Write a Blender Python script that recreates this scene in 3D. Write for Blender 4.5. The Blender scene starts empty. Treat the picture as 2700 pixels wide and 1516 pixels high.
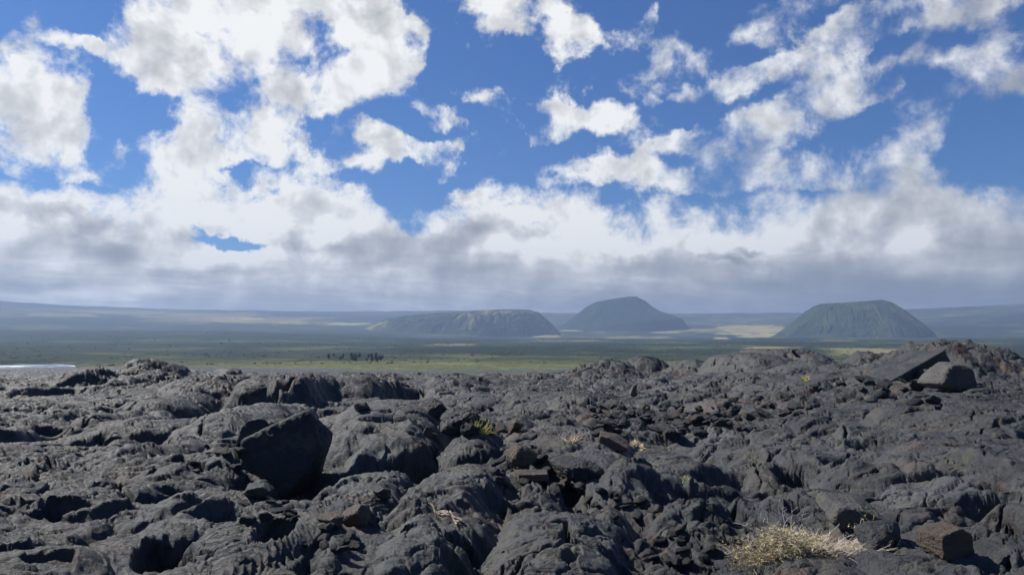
import bpy, bmesh, math, random
import numpy as np
from mathutils import Vector, Matrix, noise as mnoise

# ------------------------------------------------------------------ camera, world, sun
SC = bpy.context.scene
COL = SC.collection
CAMZ = 20.0
FPX = 2099.0                       # focal length in pixels of the 2700 px wide photograph
HOR = 890.0                        # row of the true horizon
PITCH = math.atan((HOR - 758.0) / FPX)
cam_d = bpy.data.cameras.new('camera')
cam = bpy.data.objects.new('camera', cam_d)
COL.objects.link(cam)
cam_d.sensor_width = 36.0
cam_d.lens = 36.0 * FPX / 2700.0
cam_d.clip_start = 0.1
cam_d.clip_end = 60000
cam.location = (0, 0, CAMZ)
cam.rotation_euler = (math.pi / 2 + PITCH, 0, 0)
SC.camera = cam
SC.view_settings.view_transform = 'Standard'
SC.view_settings.look = 'None'
SC.view_settings.gamma = 1.0
SC.view_settings.exposure = 0.68
SC.cycles.max_bounces = 4
SC.cycles.volume_bounces = 0
SC.cycles.transparent_max_bounces = 8

SUN_AZ = math.radians(-66)         # from +Y towards -X: ahead and to the left
SUN_EL = math.radians(46)
sd = bpy.data.lights.new('sun', 'SUN')
sd.energy = 5.0
sd.angle = math.radians(0.5)
sd.color = (1.0, 0.95, 0.87)
sun = bpy.data.objects.new('sun', sd)
COL.objects.link(sun)
sdir = Vector((math.sin(SUN_AZ) * math.cos(SUN_EL), math.cos(SUN_AZ) * math.cos(SUN_EL), math.sin(SUN_EL)))
sun.rotation_euler = sdir.to_track_quat('Z', 'Y').to_euler()
sun.location = (0, 0, 300)

def ray(px, py):
    """direction through a point of the photograph (2700 px wide), y forward"""
    x = (px - 1350.0) / FPX
    v = -(py - 758.0) / FPX
    c, s = math.cos(PITCH), math.sin(PITCH)
    return Vector((x, c - v * s, s + v * c))

def ground(px, py, z=18.0):
    d = ray(px, py)
    t = (z - CAMZ) / d.z
    return Vector((d.x * t, d.y * t, z))

# ------------------------------------------------------------------ node helpers
class NT:
    def __init__(s, tree):
        s.t = tree; s.n = tree.nodes; s.l = tree.links
    def new(s, typ, **kw):
        n = s.n.new(typ)
        for k, v in kw.items():
            setattr(n, k, v)
        return n
    def link(s, a, b):
        s.l.new(a, b)
    def put(s, sock, v):
        if isinstance(v, bpy.types.NodeSocket):
            s.link(v, sock)
        elif v is not None:
            sock.default_value = v
    def math(s, op, a, b=None, c=None, clamp=False):
        n = s.new('ShaderNodeMath', operation=op); n.use_clamp = clamp
        s.put(n.inputs[0], a)
        if b is not None: s.put(n.inputs[1], b)
        if c is not None: s.put(n.inputs[2], c)
        return n.outputs[0]
    def ramp(s, v, a, b, c=0.0, d=1.0, smooth=True):
        n = s.new('ShaderNodeMapRange'); n.interpolation_type = 'SMOOTHSTEP' if smooth else 'LINEAR'
        n.clamp = True
        for i, q in enumerate((v, a, b, c, d)):
            s.put(n.inputs[i], q)
        return n.outputs[0]
    def noise(s, vec, scale, detail=4, rough=0.5, lac=2.0, dist=0.0, dim='3D'):
        n = s.new('ShaderNodeTexNoise', noise_dimensions=dim)
        if vec is not None: s.put(n.inputs['Vector'], vec)
        n.inputs['Scale'].default_value = scale; n.inputs['Detail'].default_value = detail
        n.inputs['Roughness'].default_value = rough; n.inputs['Lacunarity'].default_value = lac
        n.inputs['Distortion'].default_value = dist
        return n.outputs[0]
    def mix(s, f, a, b, blend='MIX'):
        n = s.new('ShaderNodeMix', data_type='RGBA', blend_type=blend)
        s.put(n.inputs[0], f)
        for i, q in ((6, a), (7, b)):
            if isinstance(q, (tuple, list)): q = (*q[:3], 1.0)
            s.put(n.inputs[i], q)
        return n.outputs[2]
    def mapping(s, vec, loc=(0, 0, 0), rot=(0, 0, 0), scale=(1, 1, 1), typ='POINT'):
        n = s.new('ShaderNodeMapping', vector_type=typ)
        s.put(n.inputs[0], vec)
        n.inputs[1].default_value = loc; n.inputs[2].default_value = rot; n.inputs[3].default_value = scale
        return n.outputs[0]
    def vadd(s, a, b):
        n = s.new('ShaderNodeVectorMath', operation='ADD'); s.put(n.inputs[0], a); s.put(n.inputs[1], b)
        return n.outputs[0]
    def xyz(s, x, y, z):
        n = s.new('ShaderNodeCombineXYZ')
        for i, q in enumerate((x, y, z)): s.put(n.inputs[i], q)
        return n.outputs[0]

# ------------------------------------------------------------------ sky with clouds
def azel(x, y):
    """direction of a point in the 2576 px wide view of the photograph as (azimuth, elevation)"""
    d = ray(x * 2700 / 2576, y * 2700 / 2576)
    return math.atan2(d.x, d.y), math.atan2(d.z, math.hypot(d.x, d.y))

BLOBS = [  # x, y, rx, ry, tilt in degrees (clockwise in the picture), strength
 (620, 40, 420, 120, 5, 1.0), (440, 130, 190, 120, 20, .9), (560, 250, 240, 150, 15, 1.0), (600, 340, 190, 80, 5, .9),
 (390, 375, 190, 55, 0, .9), (560, 375, 150, 42, -5, .9), (880, 60, 300, 100, 8, 1.0), (1010, 95, 110, 60, 20, .9), (1230, -30, 200, 50, 0, .5),
 (815, 195, 155, 95, 0, 1.25), (985, 170, 110, 85, 30, 1.2), (790, 255, 80, 40, -10, .6), (730, 110, 80, 50, 0, .3),
 (80, 270, 210, 150, 30, 1.0), (60, 370, 210, 90, 10, .9), (-20, 180, 90, 70, 0, .8), (90, 430, 170, 40, 5, .6),
 (165, 105, 100, 28, 0, .55), (245, 128, 48, 26, 10, .7), (350, 150, 60, 30, 0, .3),
 (350, 450, 230, 60, 8, 1.0), (430, 490, 200, 45, 10, .9), (590, 470, 90, 40, 10, .55), (520, 430, 90, 30, 10, .5), (60, 490, 200, 40, 5, .8),
 (715, 455, 70, 55, 0, .9), (720, 510, 110, 50, 0, .8), (900, 500, 140, 50, 10, .9), (610, 500, 60, 35, 0, .5),
 (1105, 272, 75, 48, 15, 1.35), (1235, 262, 90, 56, 25, 1.35), (1350, 290, 110, 56, 15, 1.35), (1525, 303, 105, 52, -10, 1.2), (1000, 345, 110, 50, 20, .5), (1095, 400, 80, 60, 50, .5), (1385, 348, 60, 30, 0, .6),
 (1410, 108, 95, 55, -20, 1.3), (1150, 218, 40, 30, 0, .4), (1280, 185, 40, 25, 0, .35), (1460, 240, 40, 25, 0, .35),
 (990, 345, 110, 48, 15, .9), (1105, 395, 75, 70, 50, .9), (1130, 350, 60, 25, 10, .5), (800, 420, 90, 50, 40, .75), (905, 400, 100, 32, -10, .7), (1010, 437, 60, 22, -10, .6), (730, 385, 60, 30, 0, .6),
 (1370, 10, 220, 70, -8, .9), (1290, 50, 80, 30, 20, .5), (1440, 130, 0.1, 0.1, 0, 0), (1180, 5, 90, 30, 0, .45),
 (1560, 100, 100, 60, 10, .6), (1650, 30, 60, 40, -30, .5), (1700, 110, 120, 60, 15, .6), (1880, 80, 120, 40, 0, .4), (1620, 60, 60, 60, 0, .4),
 (2200, 50, 400, 62, -24, 1.1), (1980, 140, 200, 44, -22, .9), (1830, 205, 200, 44, -10, .95), (2420, 10, 220, 60, -5, .9),
 (2060, 280, 300, 62, -27, 1.0), (2200, 210, 130, 50, -25, .6), (1800, 335, 220, 50, -14, .9), (1690, 385, 160, 60, 0, .9),
 (2530, 170, 180, 110, 30, .85), (2350, 140, 90, 45, 0, .6), (2330, 390, 160, 90, 60, .4), (2000, 390, 260, 70, 0, .5), (2050, 170, 300, 90, -24, .45), (1950, 260, 300, 90, -20, .45), (2330, 320, 180, 130, 50, .35), (1700, 200, 150, 60, 0, .3), (2300, 260, 200, 90, 0, .3),
 (1480, 420, 200, 40, 5, .8), (1640, 440, 150, 70, 0, .6), (1830, 450, 260, 60, 0, .8), (2080, 460, 300, 50, 0, .55), (2560, 500, 110, 90, 0, .8),
 (1280, 480, 160, 50, -5, .8), (1160, 500, 120, 40, 0, .7),
]
HOLES = [(700, 290, 40, 60, 0, .2), (1960, 210, 140, 30, -24, .5), (1890, 250, 120, 26, -15, .4), (2240, 310, 120, 60, -30, .4), (2280, 170, 100, 30, -20, .4), (1720, 260, 120, 40, -10, .4), (2080, 370, 160, 24, -10, .4), (1700, 410, 90, 26, 10, .5), (2500, 330, 160, 90, 0, .5), (585, 613, 150, 26, 2, 1.4), (640, 615, 70, 14, 2, .5), (790, 618, 60, 16, 0, .7), (700, 495, 60, 14, -5, .4), (1010, 470, 90, 50, 0, .5), (1350, 545, 50, 18, 20, .35),
 (230, 360, 60, 50, 0, .45), (2440, 400, 200, 70, 10, .7), (510, 88, 34, 16, 10, .45), (890, 120, 100, 24, 0, .35), (730, 140, 60, 40, 0, .3), (240, 250, 60, 70, 0, .4)]
GREYS = [(130, 545, 330, 30, 8, .6), (280, 620, 120, 45, 0, .6), (560, 680, 160, 22, 0, .6), (90, 730, 110, 20, 0, .45), (1120, 590, 280, 40, 0, .55), (1250, 555, 110, 35, 0, .4),
 (830, 620, 90, 30, 0, .5), (1000, 660, 330, 70, 0, .6), (1230, 690, 220, 50, 0, .4), (1620, 670, 150, 50, 0, .6), (1850, 645, 120, 18, 3, .7), (1900, 618, 60, 10, 0, .6), (1720, 720, 350, 60, 0, .5),
 (2060, 690, 300, 45, 0, .5), (2540, 620, 180, 160, 0, .5), (2350, 520, 150, 110, 60, .4), (2200, 750, 500, 60, 0, .5), (2550, 250, 160, 200, 0, .35), (2300, 100, 300, 60, -24, .25),
 (600, 200, 260, 120, 20, .22), (1480, 760, 260, 40, 0, .4), (1760, 780, 300, 40, 0, .4), (80, 300, 110, 90, 20, .25), (900, 740, 300, 40, 0, .45), (2400, 760, 350, 70, 0, .5)]
BRIGHTS = [(1700, 540, 420, 70, 0, .35), (1300, 520, 260, 40, 0, .3), (700, 560, 300, 60, 0, .3), (400, 480, 260, 60, 0, .3), (1640, 600, 450, 70, 0, .6), (1250, 620, 200, 30, 0, .3), (1900, 750, 90, 30, 0, .5), (1500, 700, 120, 25, 0, .3), (600, 650, 150, 14, 0, .4), (2350, 600, 140, 60, 0, .4), (1330, 740, 130, 22, 0, .3),
 (730, 640, 90, 16, 0, .4), (900, 560, 260, 40, 0, .3), (270, 590, 90, 25, 0, .4)]

world = bpy.data.worlds.new('World')
SC.world = world
world.use_nodes = True
W = NT(world.node_tree)
W.n.clear()
wout = W.new('ShaderNodeOutputWorld')
bg = W.new('ShaderNodeBackground')
sky = W.new('ShaderNodeTexSky')
sky.sky_type = 'NISHITA'
sky.sun_disc = False
sky.sun_elevation = SUN_EL
sky.sun_rotation = SUN_AZ
sky.altitude = 20
sky.air_density = 1.0
sky.dust_density = 0.4
sky.ozone_density = 2.5
SKY_STR = 0.0625
tc = W.new('ShaderNodeTexCoord')
dirv = tc.outputs['Generated']
sp = W.new('ShaderNodeSeparateXYZ'); W.link(dirv, sp.inputs[0])
dx, dy, dz = sp.outputs
az = W.math('ARCTAN2', dx, dy)
el = W.math('ARCSINE', dz)
# small warp so that blob outlines never show
n_w = W.new('ShaderNodeTexNoise'); W.link(dirv, n_w.inputs['Vector'])
n_w.inputs['Scale'].default_value = 10.0; n_w.inputs['Detail'].default_value = 8; n_w.inputs['Roughness'].default_value = .66
wv = W.new('ShaderNodeVectorMath', operation='SUBTRACT'); W.link(n_w.outputs[1], wv.inputs[0]); wv.inputs[1].default_value = (.5, .5, .5)
ws = W.new('ShaderNodeVectorMath', operation='MULTIPLY'); W.link(wv.outputs[0], ws.inputs[0]); ws.inputs[1].default_value = (.11, .075, 0)
AE = W.vadd(W.xyz(az, el, 0.0), ws.outputs[0])

def blob_field(items):
    acc = None
    for (x, y, rx, ry, rot, st) in items:
        if st == 0: continue
        a0, e0 = azel(x, y)
        k = math.cos(a0) / (FPX * 2576 / 2700)
        m = W.mapping(AE, (a0, e0, 0), (0, 0, math.radians(-rot)), (rx * k * 1.08, ry * k * 1.08, 1), 'TEXTURE')
        g = W.new('ShaderNodeTexGradient', gradient_type='SPHERICAL'); W.link(m, g.inputs[0])
        acc = W.math('MULTIPLY', g.outputs[1], st) if acc is None else W.math('MULTIPLY_ADD', g.outputs[1], st, acc)
    return acc
cover = W.math('MINIMUM', W.math('MULTIPLY', blob_field(BLOBS), 1.15), 0.70)
hole = blob_field(HOLES)
grey = blob_field(GREYS)
brightf = blob_field(BRIGHTS)
# planar cloud-layer coordinates (perspective towards the horizon)
zz = W.math('ADD', W.math('MAXIMUM', dz, 0.0), 0.10)
P = W.xyz(W.math('DIVIDE', dx, zz), W.math('DIVIDE', dy, zz), 0.0)
# elevation terms
e_deck = azel(1288, 475)[1]; e_hor = azel(1288, 800)[1]
deck = W.ramp(el, azel(1288, 450)[1], azel(1288, 570)[1], 0.0, 1.0)
# isotropic turbulence in direction space
n_big = W.noise(dirv, 6.0, 3, .5)
n1 = W.noise(dirv, 14.0, 9, .63, dist=.2)
n1c = W.noise(dirv, 13.0, 4, .55, dist=.2)
shift = W.vadd(dirv, tuple(sdir * 0.022))
n1s = W.noise(shift, 13.0, 4, .55, dist=.2)
nP = W.noise(P, 1.7, 6, .55)
nPs = W.noise(W.vadd(P, (-.10, .05, 0)), 1.7, 5, .55)
# rest of the sky (outside the picture): scattered clouds of their own, thinning overhead
inpic = W.math('MULTIPLY', W.ramp(W.math('ABSOLUTE', az), 0.62, 0.85, 1.0, 0.0), W.ramp(el, 0.42, 0.60, 1.0, 0.0))
gen = W.math('MULTIPLY', W.ramp(W.noise(dirv, 3.2, 3, .5), .50, .70), W.ramp(el, 0.30, 0.60, 0.20, 0.0))
gen = W.math('MAXIMUM', gen, W.ramp(el, 0.06, 0.16, 0.4, 0.0))
base = W.math('MAXIMUM', cover, deck)
base = W.math('SUBTRACT', base, hole)
base = W.math('ADD', base, W.ramp(el, azel(1288, 560)[1], azel(1288, 680)[1], 0.0, 0.8))
base = W.math('ADD', W.math('MULTIPLY', base, inpic), W.math('MULTIPLY', gen, W.math('SUBTRACT', 1.0, inpic)))
turb = W.math('MULTIPLY', W.math('SUBTRACT', n1, 0.5), 3.0)
turb = W.math('ADD', turb, W.math('MULTIPLY', W.math('SUBTRACT', n_big, .5), 1.3))
dens = W.math('ADD', base, turb)
# edges: crisp on the left, soft veil on the right
soft = W.ramp(az, 0.05, 0.35, 0.55, 0.85)
thr = W.ramp(az, 0.05, 0.35, 0.27, 0.16)
alpha = W.ramp(dens, thr, W.math('ADD', thr, soft))
alpha = W.math('MULTIPLY', alpha, W.ramp(az, 0.12, 0.45, 1.0, 0.93))
core = W.ramp(dens, 0.55, 1.35)
# brightness of the clouds
lit = W.math('MULTIPLY', W.math('SUBTRACT', n1c, n1s), 1.5)
litP = W.math('MULTIPLY', W.math('SUBTRACT', nP, nPs), 1.6)
low = W.ramp(el, azel(1288, 545)[1], azel(1288, 830)[1])
streak = W.noise(W.mapping(W.xyz(az, el, 0.0), scale=(5.5, 24, 1)), 1.0, 6, .52, dist=.5)
gr = W.math('MULTIPLY', grey, W.math('ADD', .35, W.math('MULTIPLY', streak, 1.7)))
gr = W.math('ADD', gr, W.math('MULTIPLY', low, W.math('MULTIPLY', W.math('SUBTRACT', streak, .44), 3.2)))
gr = W.math('ADD', gr, W.math('MULTIPLY', low, .26))
gr = W.math('SUBTRACT', gr, W.math('MULTIPLY', brightf, .9))
gr = W.math('ADD', gr, W.math('MULTIPLY', core, .13))
gr = W.math('SUBTRACT', gr, W.math('MULTIPLY', lit, W.ramp(low, 0, 1, 2.1, 1.0)))
gr = W.math('SUBTRACT', gr, W.math('MULTIPLY', litP, W.ramp(low, 0, 1, .25, .9)))
gr = W.math('ADD', gr, W.ramp(az, 0.15, 0.5, 0.0, 0.16))
gr = W.math('ADD', gr, W.math('MULTIPLY', W.ramp(el, azel(1288, 690)[1], azel(1288, 775)[1]), W.ramp(az, -.30, .25, .10, .55)))
gr = W.math('MAXIMUM', gr, 0.0)
gr = W.math('MULTIPLY', W.math('SUBTRACT', 1.0, W.math('POWER', 2.718, W.math('MULTIPLY', gr, -1.15))), 1.12)
white = (0.60, 0.605, 0.60); greyc = (0.165, 0.175, 0.20)
ccol = W.mix(gr, white, greyc)
# blue sky
skyc = W.new('ShaderNodeVectorMath', operation='MULTIPLY'); W.link(sky.outputs[0], skyc.inputs[0])
skyc.inputs[1].default_value = (0.31 * SKY_STR, 0.56 * SKY_STR, 0.93 * SKY_STR)
final = W.mix(alpha, skyc.outputs[0], ccol)
# Background strength stays at the daylight value; cloud radiance is given relative to it
inv = W.new('ShaderNodeVectorMath', operation='SCALE'); W.link(final, inv.inputs[0]); inv.inputs[3].default_value = 1.0 / SKY_STR
W.link(inv.outputs[0], bg.inputs[0])
bg.inputs[1].default_value = SKY_STR
W.link(bg.outputs[0], wout.inputs[0])
world.cycles.sampling_method = 'MANUAL'
world.cycles.sample_map_resolution = 512

# ------------------------------------------------------------------ numpy noise
def _h(ix, iy, seed):
    h = (ix.astype(np.uint32) * np.uint32(374761393)) ^ (iy.astype(np.uint32) * np.uint32(668265263)) ^ np.uint32((seed * 2246822519 + 977) & 0xffffffff)
    h = (h ^ (h >> np.uint32(13))) * np.uint32(1274126177)
    h = (h ^ (h >> np.uint32(15))) * np.uint32(2246822519)
    return h ^ (h >> np.uint32(16))

def rnd(ix, iy, seed):
    return (_h(ix, iy, seed) & np.uint32(0xffffff)).astype(np.float32) / np.float32(16777216)

def perlin(x, y, seed=0):
    x0 = np.floor(x); y0 = np.floor(y)
    ix = x0.astype(np.int64); iy = y0.astype(np.int64)
    fx = (x - x0).astype(np.float32); fy = (y - y0).astype(np.float32)
    u = fx * fx * fx * (fx * (fx * 6 - 15) + 10); v = fy * fy * fy * (fy * (fy * 6 - 15) + 10)
    def g(a, b):
        r = rnd(ix + a, iy + b, seed) * np.float32(2 * math.pi)
        return np.cos(r) * (fx - a) + np.sin(r) * (fy - b)
    n0 = g(0, 0) * (1 - u) + g(1, 0) * u
    n1 = g(0, 1) * (1 - u) + g(1, 1) * u
    return (n0 * (1 - v) + n1 * v) * 1.5

def fbm(x, y, octs=4, seed=0, gain=.5):
    s = 0; a = 1.0; t = 0
    for k in range(octs):
        s = s + a * perlin(x * 2 ** k + 17.3 * k, y * 2 ** k - 9.1 * k, seed + k); t += a; a *= gain
    return s / t

def worley(x, y, seed=0, jit=.9):
    """F1, F2, vector to nearest site, its id hashes"""
    ix = np.floor(x).astype(np.int64); iy = np.floor(y).astype(np.int64)
    f1 = np.full(x.shape, 9e9, np.float32); f2 = f1.copy()
    bx = np.zeros(x.shape, np.float32); by = bx.copy()
    cx = ix.copy(); cy = iy.copy()
    for a in (-1, 0, 1):
        for b in (-1, 0, 1):
            jx = ix + a; jy = iy + b
            px = jx + .5 + (rnd(jx, jy, seed) - .5) * jit; py = jy + .5 + (rnd(jx, jy, seed + 77) - .5) * jit
            ddx = (x - px).astype(np.float32); ddy = (y - py).astype(np.float32)
            d = ddx * ddx + ddy * ddy
            m = d < f1
            f2 = np.where(m, f1, np.minimum(f2, d))
            f1 = np.where(m, d, f1); bx = np.where(m, ddx, bx); by = np.where(m, ddy, by)
            cx = np.where(m, jx, cx); cy = np.where(m, jy, cy)
    f1 = np.sqrt(f1); f2 = np.sqrt(f2)
    return f1, f2, bx, by, cx, cy

def lobes(x, y, sx, sy, seed, H, tilt):
    """overlapping low lobes, the highest one wins: rounded fronts, sharp creases between them"""
    X_ = x / sx; Y_ = y / sy
    ix = np.floor(X_).astype(np.int64); iy = np.floor(Y_).astype(np.int64)
    best = np.full(x.shape, -.35 * H, np.float32); bid = np.zeros(x.shape, np.float32)
    for a in (-1, 0, 1):
        for b in (-1, 0, 1):
            jx = ix + a; jy = iy + b
            r1 = rnd(jx, jy, seed); r2 = rnd(jx, jy, seed + 1); r3 = rnd(jx, jy, seed + 2); r4 = rnd(jx, jy, seed + 3); r5 = rnd(jx, jy, seed + 4)
            dx = (X_ - jx - .5 - (r1 - .5) * .9).astype(np.float32); dy = (Y_ - jy - .5 - (r2 - .5) * .9).astype(np.float32)
            th = (r3 - .5) * 1.3
            c = np.cos(th); s_ = np.sin(th)
            p = (dx * c + dy * s_) / (.62 + .36 * r4); q = (-dx * s_ + dy * c) / (.62 + .30 * r5)
            k = p * p + q * q
            m = k < 1
            cap = np.where(m, H * (.35 + .65 * r4) * np.sqrt(np.clip(1 - k ** 1.4, 0, 1)) + tilt * ((r1 - .5) * dx * sx + (r5 - .5) * dy * sy) * 2 + H * .6 * (r3 - .5), -9)
            w = cap > best
            best = np.where(w, cap, best); bid = np.where(w, r2, bid)
    return best, bid

def sstep(a, b, x):
    t = np.clip((x - a) / (b - a), 0, 1)
    return t * t * (3 - 2 * t)

def rot(x, y, deg):
    c, s = math.cos(math.radians(deg)), math.sin(math.radians(deg))
    return x * c + y * s, -x * s + y * c

def grid_mesh(name, X, Y, Z, attrs=None, smooth=True, wrap=True):
    nr, na = X.shape
    me = bpy.data.meshes.new(name)
    n = nr * na
    me.vertices.add(n)
    co = np.stack([X, Y, Z], -1).astype(np.float32).reshape(-1)
    me.vertices.foreach_set('co', co)
    i = np.arange(nr - 1)[:, None] * na; j = np.arange(na if wrap else na - 1)[None, :]
    jn = (j + 1) % na
    q = np.stack([i + j, i + jn, i + na + jn, i + na + j], -1).reshape(-1, 4)[:, ::-1]
    nq = len(q)
    me.loops.add(nq * 4); me.polygons.add(nq)
    me.loops.foreach_set('vertex_index', q.astype(np.int32).reshape(-1))
    me.polygons.foreach_set('loop_start', np.arange(nq, dtype=np.int32) * 4)
    me.polygons.foreach_set('use_smooth', np.full(nq, smooth))
    me.update(calc_edges=True)
    for k, v in (attrs or {}).items():
        if v.ndim == 3:
            at = me.color_attributes.new(k, 'FLOAT_COLOR', 'POINT')
            c = np.ones((n, 4), np.float32); c[:, :3] = v.reshape(-1, 3)
            at.data.foreach_set('color', c.reshape(-1))
        else:
            at = me.attributes.new(k, 'FLOAT', 'POINT'); at.data.foreach_set('value', v.astype(np.float32).reshape(-1))
    ob = bpy.data.objects.new(name, me)
    COL.objects.link(ob)
    return ob

def raw_mesh(name, verts, faces, mat=None, parent=None, smooth=False, attr=None):
    me = bpy.data.meshes.new(name)
    if isinstance(verts, np.ndarray):
        n = len(verts); k = faces.shape[1]
        me.vertices.add(n); me.vertices.foreach_set('co', verts.astype(np.float32).reshape(-1))
        me.loops.add(faces.size); me.polygons.add(len(faces))
        me.loops.foreach_set('vertex_index', faces.astype(np.int32).reshape(-1))
        me.polygons.foreach_set('loop_start', np.arange(len(faces), dtype=np.int32) * k)
        me.polygons.foreach_set('use_smooth', np.full(len(faces), smooth))
        me.update(calc_edges=True)
        if attr is not None:
            at = me.attributes.new('tone', 'FLOAT', 'POINT'); at.data.foreach_set('value', attr.astype(np.float32))
    else:
        me.from_pydata(verts, [], faces)
        if smooth:
            for p in me.polygons: p.use_smooth = True
    ob = bpy.data.objects.new(name, me)
    COL.objects.link(ob)
    if mat: me.materials.append(mat)
    if parent: ob.parent = parent
    return ob

def tag(o, label=None, cat=None, group=None, kind=None):
    if label: o['label'] = label
    if cat: o['category'] = cat
    if group: o['group'] = group
    if kind: o['kind'] = kind
    return o

# ------------------------------------------------------------------ materials
def principled(name, rough=.8, spec=.3):
    m = bpy.data.materials.new(name); m.use_nodes = True
    t = NT(m.node_tree)
    b = t.n['Principled BSDF']
    b.inputs['Roughness'].default_value = rough
    b.inputs['Specular IOR Level'].default_value = spec
    return m, t, b

def lava_mat(name, attr=True, bump=True, c0=(.010, .012, .017), c1=(.030, .033, .038), brown=(.050, .040, .034)):
    m, t, b = principled(name, .62, .35)
    tcn = t.new('ShaderNodeTexCoord'); o = tcn.outputs['Object']
    nb = t.noise(o, 1.3, 5, .6)
    nf = t.noise(o, 14.0, 6, .65)
    ng = t.noise(o, 90.0, 3, .6)
    f = t.math('ADD', t.math('MULTIPLY', nb, .9), t.math('MULTIPLY', nf, .6))
    f = t.ramp(f, .50, 1.0)
    col = t.mix(f, c0, c1)
    if attr:
        a = t.new('ShaderNodeAttribute', attribute_name='tone'); tone = a.outputs['Fac']
        r = t.new('ShaderNodeAttribute', attribute_name='rust'); rust = r.outputs['Fac']
        col = t.mix(t.ramp(tone, 0, 1), col, t.mix(f, (.035, .039, .045), (.080, .083, .086)))
        rb = t.math('MULTIPLY', rust, t.ramp(t.noise(o, 5.0, 5, .65), .38, .62), clamp=True)
        col = t.mix(rb, col, t.mix(nf, (.10, .038, .018), (.10, .062, .040)))
    # brownish weathering
    col = t.mix(t.math('MULTIPLY', t.ramp(t.noise(o, .9, 6, .68), .51, .64), .5), col, brown)
    # pale lichen specks
    sp_ = t.math('MULTIPLY', t.ramp(ng, .60, .72), t.ramp(nb, .45, .62))
    col = t.mix(t.math('MULTIPLY', sp_, .6), col, (.085, .085, .078))
    col = t.mix(t.math('MULTIPLY', t.ramp(t.noise(o, 3.1, 6, .65), .50, .64), .45), col, (.066, .068, .044))
    t.link(col, b.inputs['Base Color'])
    t.link(t.ramp(nf, .3, .7, .50, .80), b.inputs['Roughness'])
    if bump:
        bp = t.new('ShaderNodeBump'); bp.inputs['Strength'].default_value = 1.0; bp.inputs['Distance'].default_value = .030
        v = t.new('ShaderNodeTexVoronoi'); v.inputs['Scale'].default_value = 22; t.link(o, v.inputs[0])
        hh = t.math('ADD', t.noise(o, 11.0, 9, .68), t.math('MULTIPLY', ng, .25))
        t.link(hh, bp.inputs['Height'])
        bp2 = t.new('ShaderNodeBump'); bp2.inputs['Strength'].default_value = .8; bp2.inputs['Distance'].default_value = .022
        wv_ = t.noise(t.mapping(o, rot=(0, 0, .35), scale=(6, 34, 20)), 1.0, 5, .6, dist=1.2)
        t.link(wv_, bp2.inputs['Height']); t.link(bp.outputs[0], bp2.inputs['Normal'])
        t.link(bp2.outputs[0], b.inputs['Normal'])
    return m
M_LAVA = lava_mat('pahoehoe lava')
M_ROCK = lava_mat('loose lava rock', attr=False)
M_ROCKB = lava_mat('brown lava rock', attr=False, c0=(.035, .026, .021), c1=(.082, .060, .045), brown=(.095, .048, .030))
M_ROCKD = lava_mat('dark broken lava', attr=False, c0=(.010, .011, .015), c1=(.022, .023, .027), brown=(.022, .020, .019))
M_ROCKG = lava_mat('grey lava rock', attr=False, c0=(.038, .038, .038), c1=(.078, .075, .071), brown=(.08, .062, .05))

# ------------------------------------------------------------------ lava field
def zl(py, D):
    return CAMZ - (py - HOR) / FPX * D

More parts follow.
